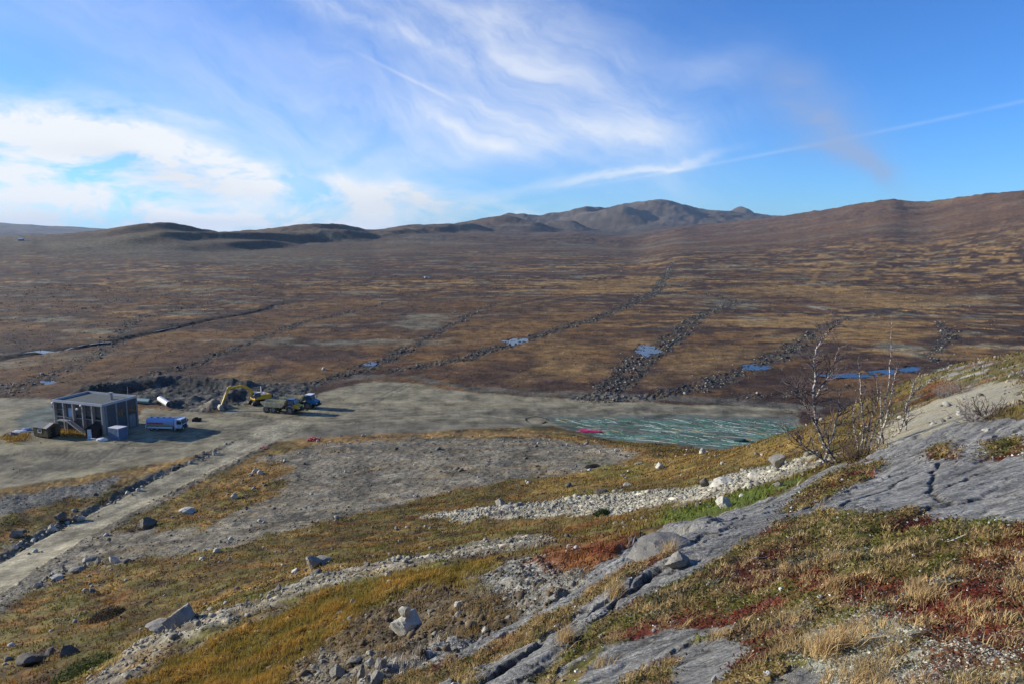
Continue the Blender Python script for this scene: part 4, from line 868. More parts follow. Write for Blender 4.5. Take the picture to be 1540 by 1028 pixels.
def container():
    A = P0(179, 661.5); B = P0(160, 658.5); a = math.atan2(A.y-B.y, A.x-B.x)
    t = thing('steel_container', A, a, 'short blue ribbed steel container with a pale roof beside the black hut', 'container')
    L, Wd, H = 2.9, 2.3, 2.45
    def corr(n, L_):
        pts = []
        for k in range(n):
            x = k*L_/n; s_ = L_/n; pts += [(x, 0), (x+.4*s_, 0), (x+.5*s_, .12), (x+.9*s_, .12)]
        return pts+[(L_, 0)]
    def wall(n, L_, M):
        p = corr(n, L_); vs = [M @ Vector((x, y, z)) for z in (.15, H-.12) for x, y in p]; k = len(p); return MB().add(vs, [(i, i+1, i+1+k, i+k) for i in range(k-1)])
    for M, n, l in ((Matrix.Translation((-L, .01, 0)), 8, L), (Matrix.Translation((-L, Wd-.14, 0)), 8, L), (Matrix.Translation((-.12, 0, 0)) @ Matrix.Rotation(R(90), 4, 'Z') @ Matrix.Translation((0, 0, 0)), 9, Wd)):
        wall(n, l, M).build('side_panel', M_CBLUE, t)
    MB().box(-L+.02, -L+.08, .05, Wd-.05, .1, H-.1).build('door', M_CBLUE, t)
    fr = MB()
    for x in (-L, -.14):
        for y in (0, Wd-.14): fr.box(x, x+.14, y, y+.14, 0, H)
    fr.box(-L+.142, -.142, 0, .14, 0, .14).box(-L+.142, -.142, Wd-.14, Wd, 0, .14).box(-L+.142, -.142, 0, .12, H-.12, H).box(-L+.142, -.142, Wd-.12, Wd, H-.12, H).box(-.12, 0, .142, Wd-.142, 0, .14).box(-.12, 0, .142, Wd-.142, H-.12, H)
    fr.build('frame', M_CBLUE, t); MB().box(-L-.03, .03, -.03, Wd+.03, H+.003, H+.06).build('roof', M_CROOF, t)
container()
def blob_mesh(name, m, loc, size, label, cat, seed, rough=.3, rz=0, parent=None, sub=3):
    import bmesh
    bm = bmesh.new(); bmesh.ops.create_icosphere(bm, subdivisions=sub, radius=1)
    g = np.random.default_rng(seed)
    o1, o2 = g.random(2)*50
    for v in bm.verts:
        k = 1+rough*float(pn(np.array([v.co.x*1.7+o1+v.co.z]), np.array([v.co.y*1.7+o2-v.co.z*.6]), 3)[0])+.5*rough*float(pn(np.array([v.co.x*4+o2]), np.array([v.co.y*4+v.co.z*3+o1]), 4)[0])
        v.co *= k; v.co = Vector((v.co.x*size[0]/2, v.co.y*size[1]/2, max(v.co.z, -.35)*size[2]*.62))
    me = bpy.data.meshes.new(name); bm.to_mesh(me); bm.free(); me.materials.append(m); me.polygons.foreach_set('use_smooth', [True]*len(me.polygons)); me.set_sharp_from_angle(angle=R(35))
    o = bpy.data.objects.new(name, me); COL.objects.link(o); o.location = loc; o.rotation_euler = (0, 0, rz)
    if parent is not None: o.parent = parent
    return tag(o, label, cat) if label else o
blob_mesh('tarpaulin_bundle', M_WHITE, P0(153.5, 662, .15), (2.3, 1.2, .8), 'white tarpaulin bundle lying on the gravel in front of the black hut', 'bundle', 5)
blob_mesh('tarpaulin_bundle', mat('grey_tarp', (.5,.53,.56), .6), P0(31, 650, .1), (3.6, 1.8, .8), 'long heap under a pale grey tarpaulin left of the board shed', 'bundle', 6)
blob_mesh('scrap_heap', mat('scrap', (.16,.14,.13), .9, vary=.6), P0(17, 655, .1), (3.2, 1.6, 1.1), 'dark low heap of scrap at the yard edge, farthest left', 'heap', 7, .6)
blob_mesh('tarpaulin_bundle', mat('blue_tarp', (.20,.28,.42), .6), P0(41, 646, .1), (2.2, 1.0, .7), 'small blue grey tarpaulin heap touching the rear of the board shed', 'bundle', 8)

# ------------------------------------------------------------------ vehicles
M_YEL = mat('machine_yellow', (.62,.38,.03), .5, vary=.22, scale=1.5); M_CREAM = mat('dusty_steel_bed', (.60,.50,.27), .75, vary=.2); M_TEAL = mat('teal_cab', (.045,.20,.30), .4, vary=.12); M_BLUEC = mat('dark_blue_cab', (.04,.07,.17), .35)
M_TYRE = mat('dusty_tyre', (.075,.070,.062), .95, vary=.3); M_RIM = mat('wheel_rim', (.34,.31,.24), .7); M_BLK = mat('black_frame', (.025,.025,.024), .7, vary=.3); M_GREYM = mat('grey_metal', (.25,.25,.24), .5, .3)
M_TGLASS = mat('cab_glass', (.06,.10,.13), .06, spec=.9)
def wheel(x, y, r, w, parent, sgn):
    rings = [(.55, 0), (.86, 0), (1, .14), (1, .86), (.86, 1), (.55, 1)]
    m = MB(); n = 18
    for k, (q, t_) in enumerate(rings):
        for i in range(n): a = 2*math.pi*i/n; m.v.append((x+math.cos(a)*r*q, y+(t_-.5)*w, r+math.sin(a)*r*q))
    for k in range(len(rings)-1):
        for i in range(n): j = (i+1) % n; m.f.append((k*n+i, k*n+j, (k+1)*n+j, (k+1)*n+i))
    o = m.build('wheel', M_TYRE, parent, True)
    s_ = y+sgn*w*.30
    rim = MB().tube([(x, s_-sgn*.12, r), (x, s_, r)], [r*.57, r*.57], 14).build('rim', M_RIM, o); 
    MB().tube([(x, s_+sgn*.003, r), (x, s_+sgn*.12, r)], [r*.2, r*.16], 10).build('hub', M_GREYM, o)
    return o
def dump_truck(loc, rz, label, cab, hood, fender):
    t = thing('dump_truck', loc, rz, label, 'dump truck', 'articulated dump trucks parked on the gravel yard')
    for x in (-3.55, -1.65, 2.75):
        for s_ in (-1, 1): wheel(x, s_*1.12, .93, .72, t, s_)
    ch = MB().box(-4.4, .6, -.45, .45, 1.0, 1.45).box(-3.75, -3.35, -.75, .75, .8, 1.05).box(-1.85, -1.45, -.75, .75, .8, 1.05).build('chassis', M_BLK, t)
    MB().tube([(.55, 0, 1.2), (1.5, 0, 1.2)], .35, 10).build('hitch', M_BLK, t)
    MB().box(1.3, 4.2, -.5, .5, .95, 1.4).box(2.55, 2.95, -.75, .75, .75, 1.0).build('front_chassis', M_BLK, t)
    # tipping body: sides, floor, front wall and tail lip with real plate thickness
    side = [(-5.0, 2.55), (-4.1, 1.75), (-3.2, 1.52), (.55, 1.52), (1.25, 2.2), (1.75, 3.35), (1.45, 3.42), (.85, 2.75), (-1.5, 2.72), (-4.9, 2.82)]
    body = MB().prism(side, -1.5, -1.40).prism(side, 1.40, 1.5)
    fl = [(-5.0, 2.55), (-4.1, 1.75), (-3.2, 1.52), (.55, 1.52), (1.25, 2.2), (1.75, 3.35), (1.66, 3.38), (1.16, 2.25), (.50, 1.62), (-3.18, 1.62), (-4.05, 1.85), (-4.93, 2.62)]
    body.prism(fl, -1.399, 1.399); b = body.build('dump_body', M_CREAM, t)
    for x in (-3.6, -2.3, -1.0, .2):
        for s_ in (-1, 1): MB().box(x, x+.12, s_*1.5 if s_ > 0 else -1.58, 1.58 if s_ > 0 else s_*1.5, 1.6, 2.7).build('rib', M_CREAM, b)
    for s_ in (-1, 1): MB().tube([(-.6, s_*.62, 1.1), (1.0, s_*.62, 2.0)], .09, 8).build('lift_cylinder', M_GREYM, t)
    # front end
    hd = [(3.3, 1.35), (5.0, 1.30), (5.08, 1.75), (4.85, 2.1), (3.3, 2.45)]
    h = MB().prism(hd, -1.0, 1.0).build('hood', hood, t, bevel=.05)
    MB().box(5.09, 5.13, -.7, .7, 1.35, 1.85).build('grille', M_BLK, h); MB().box(4.7, 5.25, -1.2, 1.2, .85, 1.25).build('bumper', M_BLK, t)
    for s_ in (-1, 1): MB().tube([(5.02, s_*.86, 1.55), (5.11, s_*.86, 1.55)], .13, 10).build('headlight', M_LAMP, t)
    cb = [(1.95, 1.55), (3.75, 1.55), (3.80, 2.35), (3.50, 3.45), (2.05, 3.45)]
    c = MB().prism(cb, -.95, .95).build('cab', cab, t, bevel=.05)
    wn = [(2.15, 2.4), (3.68, 2.4), (3.42, 3.3), (2.2, 3.3)]
    for s_ in (-1, 1): MB().prism(wn, s_*.952, s_*.975).build('window', M_TGLASS, c)
    MB().add([(3.835, -.8, 2.4), (3.835, .8, 2.4), (3.56, .8, 3.36), (3.56, -.8, 3.36), (3.815, -.8, 2.4), (3.815, .8, 2.4), (3.54, .8, 3.36), (3.54, -.8, 3.36)], [(0,1,2,3),(7,6,5,4),(0,4,5,1),(1,5,6,2),(2,6,7,3),(3,7,4,0)]).build('windscreen', M_TGLASS, c)
    MB().box(1.9, 3.62, -1.02, 1.02, 3.47, 3.58).build('cab_roof', M_WHITE if cab is not M_BLUEC else M_BLUEC, c)
    for s_ in (-1, 1):
        f = MB()
        for k in range(7):
            a0, a1 = R(8+k*23), R(31+k*23)
            f.beam((2.75+1.15*math.cos(a0), s_*1.15, .93+1.12*math.sin(a0)), (2.75+1.15*math.cos(a1), s_*1.15, .93+1.12*math.sin(a1)), .8, .07)
        f.build('fender', fender, t)
        MB().tube([(3.6, s_*1.0, 2.3), (3.9, s_*1.35, 2.6)], .03, 6).box(3.86, 3.94, s_*1.4-.12, s_*1.4+.12, 2.35, 3.0).build('mirror', M_BLK, t)
        MB().box(3.9, 4.5, s_*1.05-.2, s_*1.05+.2, 1.28, 1.34).build('step', M_BLK, t); MB().box(4.1, 4.45, s_*1.15-.15, s_*1.15+.15, .6, .65).build('step', M_BLK, t)
    MB().tube([(1.75, .8, 1.6), (1.75, .8, 3.5)], .09, 8).build('exhaust', M_BLK, t); MB().tube([(1.85, -.7, 3.4), (1.72, -.7, 5.6)], .03, 5).build('antenna', M_BLK, t)
    return t
pa, pb = P0(401, 620), P0(436, 622.6); hz = math.atan2(pb.y-pa.y, pb.x-pa.x)
mid = (pa*(3.0)+pb*3.55)/6.55; off = Vector((-math.sin(hz), math.cos(hz), 0))
ctr = pb-Vector((math.cos(hz), math.sin(hz), 0))*2.75+off*1.3; ctr.z = float(ground_z(ctr.x, ctr.y))-.02
dump_truck(ctr, hz, 'articulated dump truck with a yellow hood and dark cab, nearer the camera', M_BLUEC, M_YEL, M_RIM)
q = P0(470, 615); c2 = q-Vector((math.cos(hz), math.sin(hz), 0))*3.9+off*1.0; c2.z = float(ground_z(c2.x, c2.y))-.02
dump_truck(c2, hz, 'articulated dump truck with a teal hood, parked behind the yellow hooded one', M_TEAL, M_TEAL, M_TEAL)
def excavator():
    B = P0(333, 615.5); base = P0(389, 607); a = math.atan2(B.y-base.y, B.x-base.x); reach = math.hypot(B.x-base.x, B.y-base.y)
    k = reach/8.3; base.z = float(ground_z(base.x, base.y))
    t = thing('excavator', base, a, 'yellow tracked excavator with its arched arm reaching down to a dirt heap', 'excavator')
    for s_ in (-1, 1):
        pr = [(-2.1, .15), (-1.85, 0), (1.85, 0), (2.1, .15), (2.3, .5), (2.1, .85), (1.85, 1.0), (-1.85, 1.0), (-2.1, .85), (-2.3, .5)]
        y0 = s_*1.2; tr = MB().prism(pr, y0-.3, y0+.3).build('track', M_BLK, t)
        for x in np.arange(-1.8, 1.9, .45): MB().box(x, x+.25, y0-.32, y0+.32, 1.003, 1.05).build('track_shoe', M_BLK, tr)
    MB().box(-1.3, 1.3, -.9, .9, .4, 1.15).tube([(0, 0, 1.15), (0, 0, 1.4)], .75, 14).build('undercarriage', M_BLK, t)
    hs = MB().prism([(-2.9, 1.5), (-2.7, 1.42), (1.5, 1.42), (1.5, 1.9), (-.2, 2.55), (-2.6, 2.5), (-2.95, 2.3)], -1.35, 1.35).build('engine_house', M_YEL, t, bevel=.06)
    MB().prism([(-3.35, 1.6), (-2.97, 1.5), (-2.97, 2.35), (-3.25, 2.4)], -1.3, 1.3).build('counterweight', M_BLK, t); MB().box(-1.9, -.8, -.9, .2, 2.56, 2.66).build('engine_cover', M_WHITE, hs)
    c = MB().prism([(-.1, 1.92), (1.55, 1.92), (1.7, 2.4), (1.35, 3.15), (-.1, 3.2)], .38, 1.34).build('cab', M_BLK, t, bevel=.04)
    MB().prism([(.05, 2.1), (1.5, 2.1), (1.55, 2.4), (1.25, 3.02), (.05, 3.06)], 1.341, 1.36).build('window', M_TGLASS, c); MB().box(-.12, 1.4, .36, 1.36, 3.21, 3.28).build('cab_roof', M_WHITE, c)
    bp = [(1.0, 1.9), (1.7, 3.6), (2.9, 4.9), (4.3, 5.35), (6.3*k, 5.25)]
    bw = [.45, .55, .62, .55, .38]; bm_ = MB()
    top = [(x-.0, z+w*.5) for (x, z), w in zip(bp, bw)]; bot = [(x+.25 if i not in (4,) else x, z-w*.55) for i, ((x, z), w) in enumerate(zip(bp, bw))]
    top[0] = (.7, 2.0); top[1] = (1.35, 3.8)
    bm_.prism(top+bot[::-1], -.22, .22); bm_.build('boom', M_YEL, t, bevel=.03)
    ex = 8.3*k; sx = 6.6*k
    MB().prism([(sx-.75, 5.75), (sx+.15, 5.55), (sx+.30, 4.9), (ex+.05, 1.45), (ex-.2, 1.4), (sx-.15, 4.7), (sx-.8, 5.4)], -.18, .18).build('stick', M_YEL, t, bevel=.03)
    for s_ in (-1, 1): MB().tube([(1.5, s_*.4, 1.8), (2.1, s_*.4, 3.0)], .11, 8).tube([(2.1, s_*.4, 3.0), (2.85, s_*.4, 4.55)], .06, 8).build('boom_cylinder', M_GREYM, t)
    MB().tube([(3.2, 0, 5.55), (4.6, 0, 6.0)], .11, 8).tube([(4.6, 0, 6.0), (sx-.7, 0, 5.7)], .06, 8).build('stick_cylinder', M_GREYM, t)
    MB().tube([(sx+.25, 0, 5.2), (sx+.25+(ex-sx)*.55, 0, 3.3)], .10, 8).tube([(sx+.25+(ex-sx)*.55, 0, 3.3), (ex+.25, 0, 2.0)], .05, 8).build('bucket_cylinder', M_GREYM, t)
    bk = [(ex-.1, 1.5), (ex+.35, 1.55), (ex+.75, 1.0), (ex+.7, .35), (ex+.2, -.02), (ex-.55, .12), (ex-.5, .2), (ex+.15, .1), (ex+.55, .42), (ex+.6, .95), (ex+.25, 1.4)]
    b = MB().prism(bk, -.6, .6).prism([(ex-.1, 1.45), (ex+.33, 1.5), (ex+.7, 1.0), (ex+.66, .4), (ex+.2, .05), (ex-.5, .15)], -.64, -.601).prism([(ex-.1, 1.45), (ex+.33, 1.5), (ex+.7, 1.0), (ex+.66, .4), (ex+.2, .05), (ex-.5, .15)], .601, .64).build('bucket', M_RIM, t)
    for y in (-.5, -.17, .17, .5): MB().box(ex-.85, ex-.556, y-.06, y+.06, .08, .18).build('tooth', M_GREYM, b)
    MB().prism([(-1.15, 2.56), (-.65, 2.56), (-.75, 4.5), (-.85, 4.5)], -.05, .05).build('sign_triangle', M_WHITE, t)
    MB().tube([(-1.6, .9, 2.5), (-1.6, .9, 5.4)], .025, 5).build('antenna', M_BLK, t)
excavator()
def tanker():
    f = P0(263, 648.2); r_ = P0(237, 647.2); a = math.atan2(f.y-r_.y, f.x-r_.x); o_ = Vector((-math.sin(a), math.cos(a), 0))
    c = (f+r_)/2+o_*1.15; c.z = float(ground_z(c.x, c.y))-.02; wb = (f-r_).length
    t = thing('tanker_truck', c, a, 'white and blue tanker truck parked in the shade of the building', 'truck')
    M_TB = mat('tank_blue', (.30,.42,.62), .4, vary=.06)
    for x in (wb/2, -wb/2, -wb/2-1.35):
        for s_ in (-1, 1): wheel(x, s_*1.0, .5, .34, t, s_)
    x0, x1 = -wb/2-2.6, wb/2-.1
    MB().box(x0, wb/2+1.4, -.42, .42, .62, .88).build('chassis', M_BLK, t)
    m = MB(); n = 20
    for k, (x, q) in enumerate(((x0, .9), (x0+.12, 1), (x1-.12, 1), (x1, .9))):
        for i in range(n):
            an = 2*math.pi*i/n; cy, cz = math.cos(an), math.sin(an); m.v.append((x, 1.22*q*math.copysign(abs(cy)**.7, cy), 1.85+.92*q*math.copysign(abs(cz)**.75, cz)))
    for k in range(3):
        for i in range(n): j = (i+1) % n; m.f.append((k*n+i, k*n+j, (k+1)*n+j, (k+1)*n+i))
    m.f += [tuple(range(n)), tuple(range(4*n-1, 3*n-1, -1))]
    tk = m.build('tank', M_TB, t, True)
    for k in range(4): MB().tube([(x0+.8+k*1.4, 0, 2.75), (x0+.8+k*1.4, 0, 2.9)], .28, 10).build('hatch', M_GREYM, tk)
    # long stripes and the worn red print on the side towards the camera (letters too small to read)
    MB().box(x0+.2, x1-.2, -1.262, -1.235, 1.28, 1.42).build('yellow_stripe', mat('stripe_yellow', (.55,.42,.05)), tk)
    rd = MB(); x = x0+.35; g = random.Random(4)
    while x < x0+4.1: w = g.uniform(.12, .3); rd.box(x, x+w, -1.262, -1.235, 1.58+g.uniform(0, .06), 1.95-g.uniform(0, .08)); x += w+g.uniform(.05, .12)
    rd.build('red_print', mat('print_red', (.45,.06,.07)), tk)
    MB().box(x0+.3, x1-.5, -1.18, -.5, .65, .98).build('side_locker', M_WHITE, t); MB().box(x0-.25, x0-.02, -1.1, 1.1, .6, 1.3).build('rear_box', M_WHITE, t)
    cx = wb/2-.02
    c_ = MB().prism([(cx, .72), (cx+1.6, .72), (cx+1.68, 1.6), (cx+1.5, 2.72), (cx+.05, 2.78)], -1.2, 1.2).build('cab', mat('cab_pale', (.60,.66,.72), .45), t, bevel=.04)
    MB().add([(cx+1.71, -1.02, 1.62), (cx+1.71, 1.02, 1.62), (cx+1.55, 1.02, 2.55), (cx+1.55, -1.02, 2.55), (cx+1.6, -1.02, 1.62), (cx+1.6, 1.02, 1.62), (cx+1.45, 1.02, 2.55), (cx+1.45, -1.02, 2.55)], [(0,1,2,3),(7,6,5,4),(0,4,5,1),(1,5,6,2),(2,6,7,3),(3,7,4,0)]).build('windscreen', M_TGLASS, c_)
    for s_ in (-1, 1): MB().prism([(cx+.55, 1.6), (cx+1.5, 1.6), (cx+1.38, 2.45), (cx+.6, 2.45)], s_*1.201, s_*1.22).build('window', M_GLASS, c_); MB().prism([(cx+.62, .85), (cx+1.45, .85), (cx+1.48, 1.57), (cx+.58, 1.57)], s_*1.201, s_*1.215).build('door', mat('cab_door', (.50,.56,.62)), c_)
    MB().box(cx+1.66, cx+1.85, -1.2, 1.2, .5, .95).build('bumper', M_BLK, t); MB().box(cx+1.69, cx+1.73, -.85, .85, 1.0, 1.45).build('grille', M_BLK, c_)
    for s_ in (-1, 1): MB().box(cx+1.86, cx+1.9, s_*.9-.15, s_*.9+.15, .65, .85).build('headlight', M_LAMP, t); MB().box(cx+1.6, cx+1.7, s_*1.36-.1, s_*1.36+.1, 1.7, 2.3).build('mirror', M_BLK, t)
tanker()
def steel_box():
    p = P0(296, 632.5); t = thing('digging_bucket', p, R(6), 'low dark steel digging bucket standing alone on the gravel yard', 'bucket')
    MB().box(-.9, .9, -.55, -.48, 0, .65).box(-.9, .9, .48, .55, 0, .65).box(-.9, .9, -.479, .479, 0, .08).box(-.9, -.82, -.479, .479, .082, .6).build('shell', M_BLK, t); MB().box(-.4, .3, -.15, -.08, .66, .95).box(-.4, .3, .08, .15, .66, .95).build('bracket', M_BLK, t)
steel_box()
def culvert(name, p, q, r, m, label):
    d = (q-p); L = d.length; t = thing(name, (p+q)/2, math.atan2(d.y, d.x), label, 'pipe')
    n = 22; k = int(L/.16); mb = MB()
    for i in range(k+1):
        rr_ = r*(1+(.018 if i % 2 else -.018)); x = -L/2+i*L/k
        for j in range(n): a = 2*math.pi*j/n; mb.v.append((x, math.cos(a)*rr_, r+math.sin(a)*rr_))
    for i in range(k):
        for j in range(n): j2 = (j+1) % n; mb.f.append((i*n+j, i*n+j2, (i+1)*n+j2, (i+1)*n+j))
    o = mb.build('pipe_wall', m, t, True); md = o.modifiers.new('wall', 'SOLIDIFY'); md.thickness = .05; md.offset = -1
culvert('culvert_pipe', P0(241, 603.5), P0(254.5, 611), .72, mat('zinc_pipe', (.50,.50,.47), .55, .25, vary=.15), 'short pale corrugated culvert pipe with its dark open end facing the yard')
culvert('culvert_pipe', P0(205, 605.5), P0(227, 607), .68, mat('teal_pipe', (.16,.27,.27), .5, vary=.15), 'grey green corrugated culvert pipe lying partly behind the flat roofed building')
def far_hut():
    p = P0(32, 362); t = thing('far_hut', p, R(10), 'tiny grey hut on the distant rise at the left edge', 'hut')
    MB().box(-4, 4, -3, 3, -1, 3).build('wall', M_PIL, t); MB().add([(-4.4, -3.4, 3.003), (4.4, -3.4, 3.003), (4.4, 3.4, 3.003), (-4.4, 3.4, 3.003), (-4.4, 0, 5), (4.4, 0, 5)], [(0,1,2,3),(0,4,5,1),(3,2,5,4),(0,3,4),(1,5,2)]).build('roof', M_CROOF, t)
far_hut()
# pink pipe bundle, red netting, hose, green roll, stake
t = thing('pink_pipe_bundle', P0(887, 649.5), 0, 'bright pink plastic pipes in a loose bundle at the edge of the gravel yard', 'pipes')
g = random.Random(3); M_PINK = mat('pink_plastic', (.72,.06,.20), .45)
for k in range(16):
    a = R(-14+g.uniform(-7, 7)); x, y = g.uniform(-.7, .9), g.uniform(-.7, .7); L = g.uniform(3.0, 4.2); z = .12+.12*(k % 3)
    d = Vector((math.cos(a), math.sin(a), 0))*L/2; MB().tube([(x-d.x, y-d.y, z), (x+d.x, y+d.y, z+.03)], .085, 6).build('pipe', M_PINK, t)
MB().tube([(-2.0, .5, .15), (-3.4, .8, .1), (-4.6, .9, .08)], .07, 6).build('pipe', mat('pale_pink', (.80,.42,.48)), t)
def netting(u, v, s, label, seed, col):
    p = P0(u, v); n = 12; g = np.random.default_rng(seed); mb = MB()
    for j in range(n):
        for i in range(n): x = (i/(n-1)-.5)*s; y = (j/(n-1)-.5)*s*.7; mb.v.append((x+g.normal()*.05*s, y+g.normal()*.05*s, .05+abs(g.normal())*.16*s*.5))
    for j in range(n-1):
        for i in range(n-1):
            if g.random() < .82: mb.f.append((j*n+i, j*n+i+1, (j+1)*n+i+1, (j+1)*n+i))
    o = mb.build('safety_netting', mat('net_'+str(seed), col, .7), None); o.location = p; o.modifiers.new('thick', 'SOLIDIFY').thickness = .02; tag(o, label, 'netting')
netting(472, 661, 2.6, 'crumpled red safety netting on the stony bank right of the road', 1, (.42,.05,.06)); netting(397, 674, 1.6, 'small scrap of red netting beside the dirt road where it meets the yard', 2, (.40,.10,.10))
o = MB().tube([tuple(P0(806, 632)+Vector((2.4*math.cos(a)*(1+.1*math.sin(3*a)), 3.4*math.sin(a), .08))) for a in np.linspace(.2, 6.1, 30)], .09, 6).build('black_hose', M_BLK); tag(o, 'black hose lying in an open loop on the gravel yard', 'hose')
blob_mesh('net_roll', mat('dark_green_net', (.02,.07,.06), .8), P0(1116, 664, .15), (3.0, 1.1, .9), 'dark green bundled net lying among the green plastic strips', 'bundle', 9, .4, R(-8))
blob_mesh('peat_lump', mat('peat', (.025,.02,.016), .95), P0(893, 702, .05), (2.3, 1.2, .7), 'black flat lump of peat at the end of the gravel slope', 'lump', 10, .5)
o = MB().tube([(0, 0, 0), (.1, 0, 2.0)], .06, 5).build('wooden_stake', M_PIL); o.location = P0(192, 592); tag(o, 'thin wooden stake standing in the dark rubble behind the building', 'stake')
# green and white plastic strips combed over the lower yard
def strips():
    g = np.random.default_rng(21); d0 = P0(880, 632); Vs, Fs, Cs, n0 = [], [], [], 0
    quad = [(830, 628), (1180, 632), (1300, 655), (1190, 672), (1120, 682), (1000, 672), (900, 655)]
    Q = np.array([[ray(u, v)[0]*CAM_Z/-ray(u, v)[2], ray(u, v)[1]*CAM_Z/-ray(u, v)[2]] for u, v in quad])
    lo, hi = Q.min(0), Q.max(0); cnt = 0
    def inside(x, y):
        c = False
        for i in range(len(Q)):
            A, B = Q[i], Q[(i+1) % len(Q)]
            if (A[1] > y) != (B[1] > y) and x < (B[0]-A[0])*(y-A[1])/(B[1]-A[1])+A[0]: c = not c
        return c
    while cnt < 950:
        x, y = g.uniform(lo[0], hi[0]), g.uniform(lo[1], hi[1])
        if not inside(x, y) or float(ground_z(x, y)) > .8: continue
        dens = .35+1.3*float(pn(np.array([x/9]), np.array([y/2.6]), 8)[0])
        if g.random() > dens: continue
        cnt += 1; L = g.uniform(1.2, 9); a = R(-27+g.normal()*12); w = g.uniform(.03, .10); n = 8
        r_ = g.random(); col = (.060,.125,.100) if r_ < .50 else (.36,.40,.36) if r_ < .68 else (.09,.21,.17) if r_ < .93 else (.42,.33,.16)
        ph = g.uniform(0, 6); pts = []
        for k in range(n): s_ = (k/(n-1)-.5)*L; wv = .30*math.sin(s_*.8+ph)+.08*math.sin(s_*3+ph); pts.append((x+math.cos(a)*s_-math.sin(a)*wv, y+math.sin(a)*s_+math.cos(a)*wv))
        P = np.array(pts); z = ground_z(P[:, 0], P[:, 1])
        if z.max() > 1.0: continue
        nx, ny = -math.sin(a)*w, math.cos(a)*w
        V = np.concatenate([np.c_[P[:, 0]-nx, P[:, 1]-ny, z+.02], np.c_[P[:, 0], P[:, 1], z+.06+w*.6], np.c_[P[:, 0]+nx, P[:, 1]+ny, z+.02]])
        F = [(k+o_*n, k+1+o_*n, k+1+(o_+1)*n, k+(o_+1)*n) for o_ in (0, 1) for k in range(n-1)]
        Vs.append(V); Fs.append(np.array(F)+n0); n0 += 3*n; Cs.append(np.tile(col, (3*n, 1)))
    mass('plastic_strips', np.concatenate(Vs), np.concatenate(Fs), np.concatenate(Cs), M_STONE, 'green and white plastic strips strewn in rows over the dark gravel', 'plastic strips')
strips()
# ------------------------------------------------------------------ boulders
def rock_mesh(seed, flat=.7, cuts=16, sub=4):
    import bmesh
    g = np.random.default_rng(seed); bm = bmesh.new(); bmesh.ops.create_icosphere(bm, subdivisions=sub, radius=1)
    V = np.array([v.co[:] for v in bm.verts]); V *= (1+.12*pn(V[:, 0]*1.5+seed, V[:, 1]*1.5+V[:, 2], 2))[:, None]
    for _ in range(cuts):
        n = g.normal(size=3); n /= np.linalg.norm(n); d = g.uniform(.42, .88); s_ = V@n; V -= np.clip(s_-d, 0, None)[:, None]*n*.93
    V *= np.array([1, g.uniform(.65, .9), flat*g.uniform(.85, 1.1)]); V += .035*np.stack([pn(V[:, 0]*5+V[:, 2]*3, V[:, 1]*5+V[:, 2]*4, k) for k in (1, 2, 3)], 1)+.022*np.stack([fbm(V[:, 0]*13+V[:, 2]*9, V[:, 1]*13-V[:, 2]*8, 3, k) for k in (4, 5, 6)], 1)
    V /= (V[:, 0].max()-V[:, 0].min())
    for v, c in zip(bm.verts, V): v.co = c
    me = bpy.data.meshes.new('boulder'); bm.to_mesh(me); bm.free(); me.polygons.foreach_set('use_smooth', [True]*len(me.polygons)); me.set_sharp_from_angle(angle=R(22)); return me
_fl = (.75, .9, .6, .45, .8, .35, .7, 1.0)
ROCKS = [rock_mesh(40+k, f) for k, f in enumerate(_fl)]; ROCKS_S = [rock_mesh(60+k, f, 18, 3) for k, f in enumerate(_fl)]
def boulder_mat(name, col):
    m = bpy.data.materials.new(name); m.use_nodes = True; nt = m.node_tree; b = nt.nodes['Principled BSDF']; tc = nt.nodes.new('ShaderNodeTexCoord')
    n1 = noise_node(nt, tc.outputs['Object'], 3, 8, .7); n2 = noise_node(nt, tc.outputs['Object'], 18, 5, .7)
    c = mixc(nt, mapr(nt, n1.outputs[0], .4, .62, 0, 1), tuple(q*.72 for q in col), tuple(min(1, q*1.15) for q in col)); c = mixc(nt, mapr(nt, n2.outputs[0], .58, .66, 0, .5), c, tuple(q*.45 for q in col)); nt.links.new(c, b.inputs['Base Color'])
    b.inputs['Roughness'].default_value = .88; b.inputs['Specular IOR Level'].default_value = .25
    bp = nt.nodes.new('ShaderNodeBump'); bp.inputs['Distance'].default_value = .03; bp.inputs['Strength'].default_value = .7; nt.links.new(n2.outputs[0], bp.inputs['Height']); nt.links.new(bp.outputs[0], b.inputs['Normal']); return m
MB_W = boulder_mat('pale_boulder', (.50,.47,.38)); MB_G = boulder_mat('grey_boulder', (.27,.25,.205)); MB_D = boulder_mat('dark_boulder', (.135,.12,.095))
MB_R = boulder_mat('ledge_rock', (.20,.187,.16)); _rc = [0]; _meshes = {}
def boulder(u, v, w, m, k, label, dz=0.0, flat=1.0, group=None, rz=None, sink=.12):
    """a stone w picture points wide standing where the line of sight through (u, v) meets the ground"""
    p = hit(u, v); dist = math.hypot(p.x, p.y); size = w/FPX*math.sqrt(dist**2+(CAM_Z-p.z)**2)*.97
    src = ROCKS if (group is None and w > 15) else ROCKS_S; key = (k, m.name, src is ROCKS)
    if key not in _meshes: me = src[k].copy(); me.materials.append(m); _meshes[key] = me
    o = bpy.data.objects.new('boulder' if size > .45 else 'stone', _meshes[key]); COL.objects.link(o); _rc[0] += 1
    hgt = max(c.co.z for c in src[k].vertices)
    o.location = (p.x, p.y, p.z+size*flat*(hgt-sink)+dz); o.scale = (size, size, size*flat); o.rotation_euler = (0, 0, rz if rz is not None else random.uniform(-.6, .6)+(math.pi if random.random() < .5 else 0))
    return tag(o, label, 'boulder' if size > .45 else 'stone', group)
